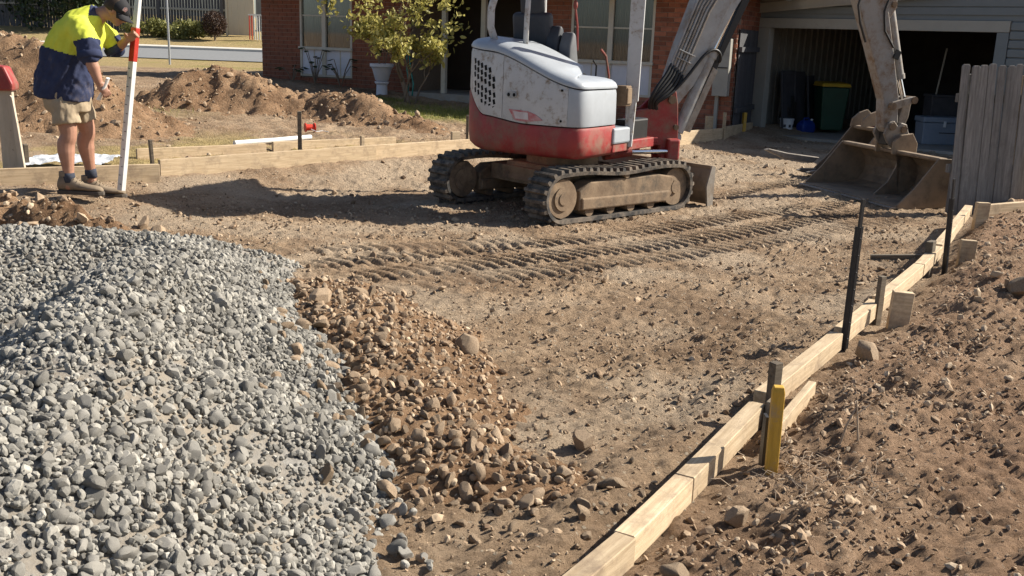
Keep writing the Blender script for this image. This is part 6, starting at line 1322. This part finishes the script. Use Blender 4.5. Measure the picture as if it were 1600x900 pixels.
z = float(tz(np.array([-12.3]), np.array([40.9]))[0]); bb = empty('ball_bush', (-12.25, 40.9, z), 0, 'dark clipped ball shaped bush beside the cream gate', 'bush'); rg = np.random.default_rng(8); P = blob_pts((0, 0, .66), (.46, .46, .46), 4200, rg, .6); foliage('leaves', P, rg.uniform(.04, .08, len(P)), LF_R, bb, 8); b = MB(); b.cyl((0, 0, -.05), (0, 0, .4), .04); b.build('stem', MATS['bark'], bb)
def big_tree(name, label, x, y, h, r, n, seed, mt=LF_D):
    z = float(tz(np.array([x]), np.array([y]))[0]); p = empty(name, (x, y, z), 0, label, 'tree', 'dark trees across the street'); rg = np.random.default_rng(seed); b = MB(); b.tube([(0, 0, -.2), (.1, 0, h * .3), (-.05, .1, h * .7)], [.16, .12, .05], 8)
    for j in range(8): a = rg.uniform(0, 6.28); q = h * rg.uniform(.2, .6); b.tube([(0, 0, q), (math.cos(a) * r * .6, math.sin(a) * r * .6, q + r * .4)], [.05, .02], 6)
    b.build('trunk', MATS['bark'], p); P = np.concatenate([blob_pts((rg.uniform(-.7, .7) * r, rg.uniform(-.6, .6) * r, h * rg.uniform(.12, .9)), (r * .55, r * .5, h * .22), n // 14, rg, .3) for _ in range(14)])
    P = P[P[:, 2] > .1]; foliage('crown', P, rg.uniform(.13, .26, len(P)), mt, p, seed); return p
big_tree('dark_tree', 'dark dense tree at the top left behind the shoulders of the worker', -18.7, 42.5, 4.5, 1.7, 4200, 51); big_tree('dark_tree', 'dark dense tree at the far top left corner', -21.6, 44.0, 4.8, 1.6, 3600, 52)
mat('galvanised', (.42, .44, .46), (.36, .38, .4), .4, 4, metal=.6)
b = MB(); b.cyl((0, 0, -.2), (0, 0, 3.2), .032, n=12); b.cyl((0, 0, 3.2), (0, 0, 3.23), .036, n=12); o = b.build('sign_pole', MATS['galvanised'], smooth=True); o.location = (-10.35, 30.0, .46); tag(o, 'thin grey metal pole standing between the garden and the street', 'pole')
b = MB(); b.cyl((0, 0, -.2), (0, 0, 3.6), .07, n=12); b.cyl((0, 0, -.05), (0, 0, .12), .12, n=12); o = b.build('street_pole', MATS['galvanised'], smooth=True); o.location = (-21.6, 40.8, 1.0); tag(o, 'pale pole at the top left corner of the picture', 'pole')
bl_ = MB(); bl_.box((0, 0, .25), (3.4, 1.3, .5), top=.9); 
pc = empty('parked_car', (-24.3, 45.0, 1.45), .15, 'pale car parked in the shade of the dark trees at the top left', 'car')
b = MB(); b.prism([(-2.1, .25), (2.1, .25), (2.15, .62), (1.9, .82), (1.0, .90), (.5, 1.35), (-1.1, 1.38), (-1.7, .95), (-2.1, .85)], (0, 0, 0), (1, 0, 0), (0, 0, 1), (0, 1, 0), 1.65); b.build('body', MATS['machine_white'], pc, bevel=.08, bseg=3)
b = MB(); b.prism([(.85, .92), (.45, 1.28), (-1.0, 1.30), (-1.5, .95)], (0, 0, 0), (1, 0, 0), (0, 0, 1), (0, 1, 0), 1.68); b.build('window', MATS['dark_board'], pc, bevel=.03)
for xx in (-1.3, 1.3):
    for yy in (-.8, .8): b = MB(); b.cyl((xx, yy - .1, .32), (xx, yy + .1, .32), .32, n=20); b.build('wheel', MATS['rubber'], pc, smooth=True)
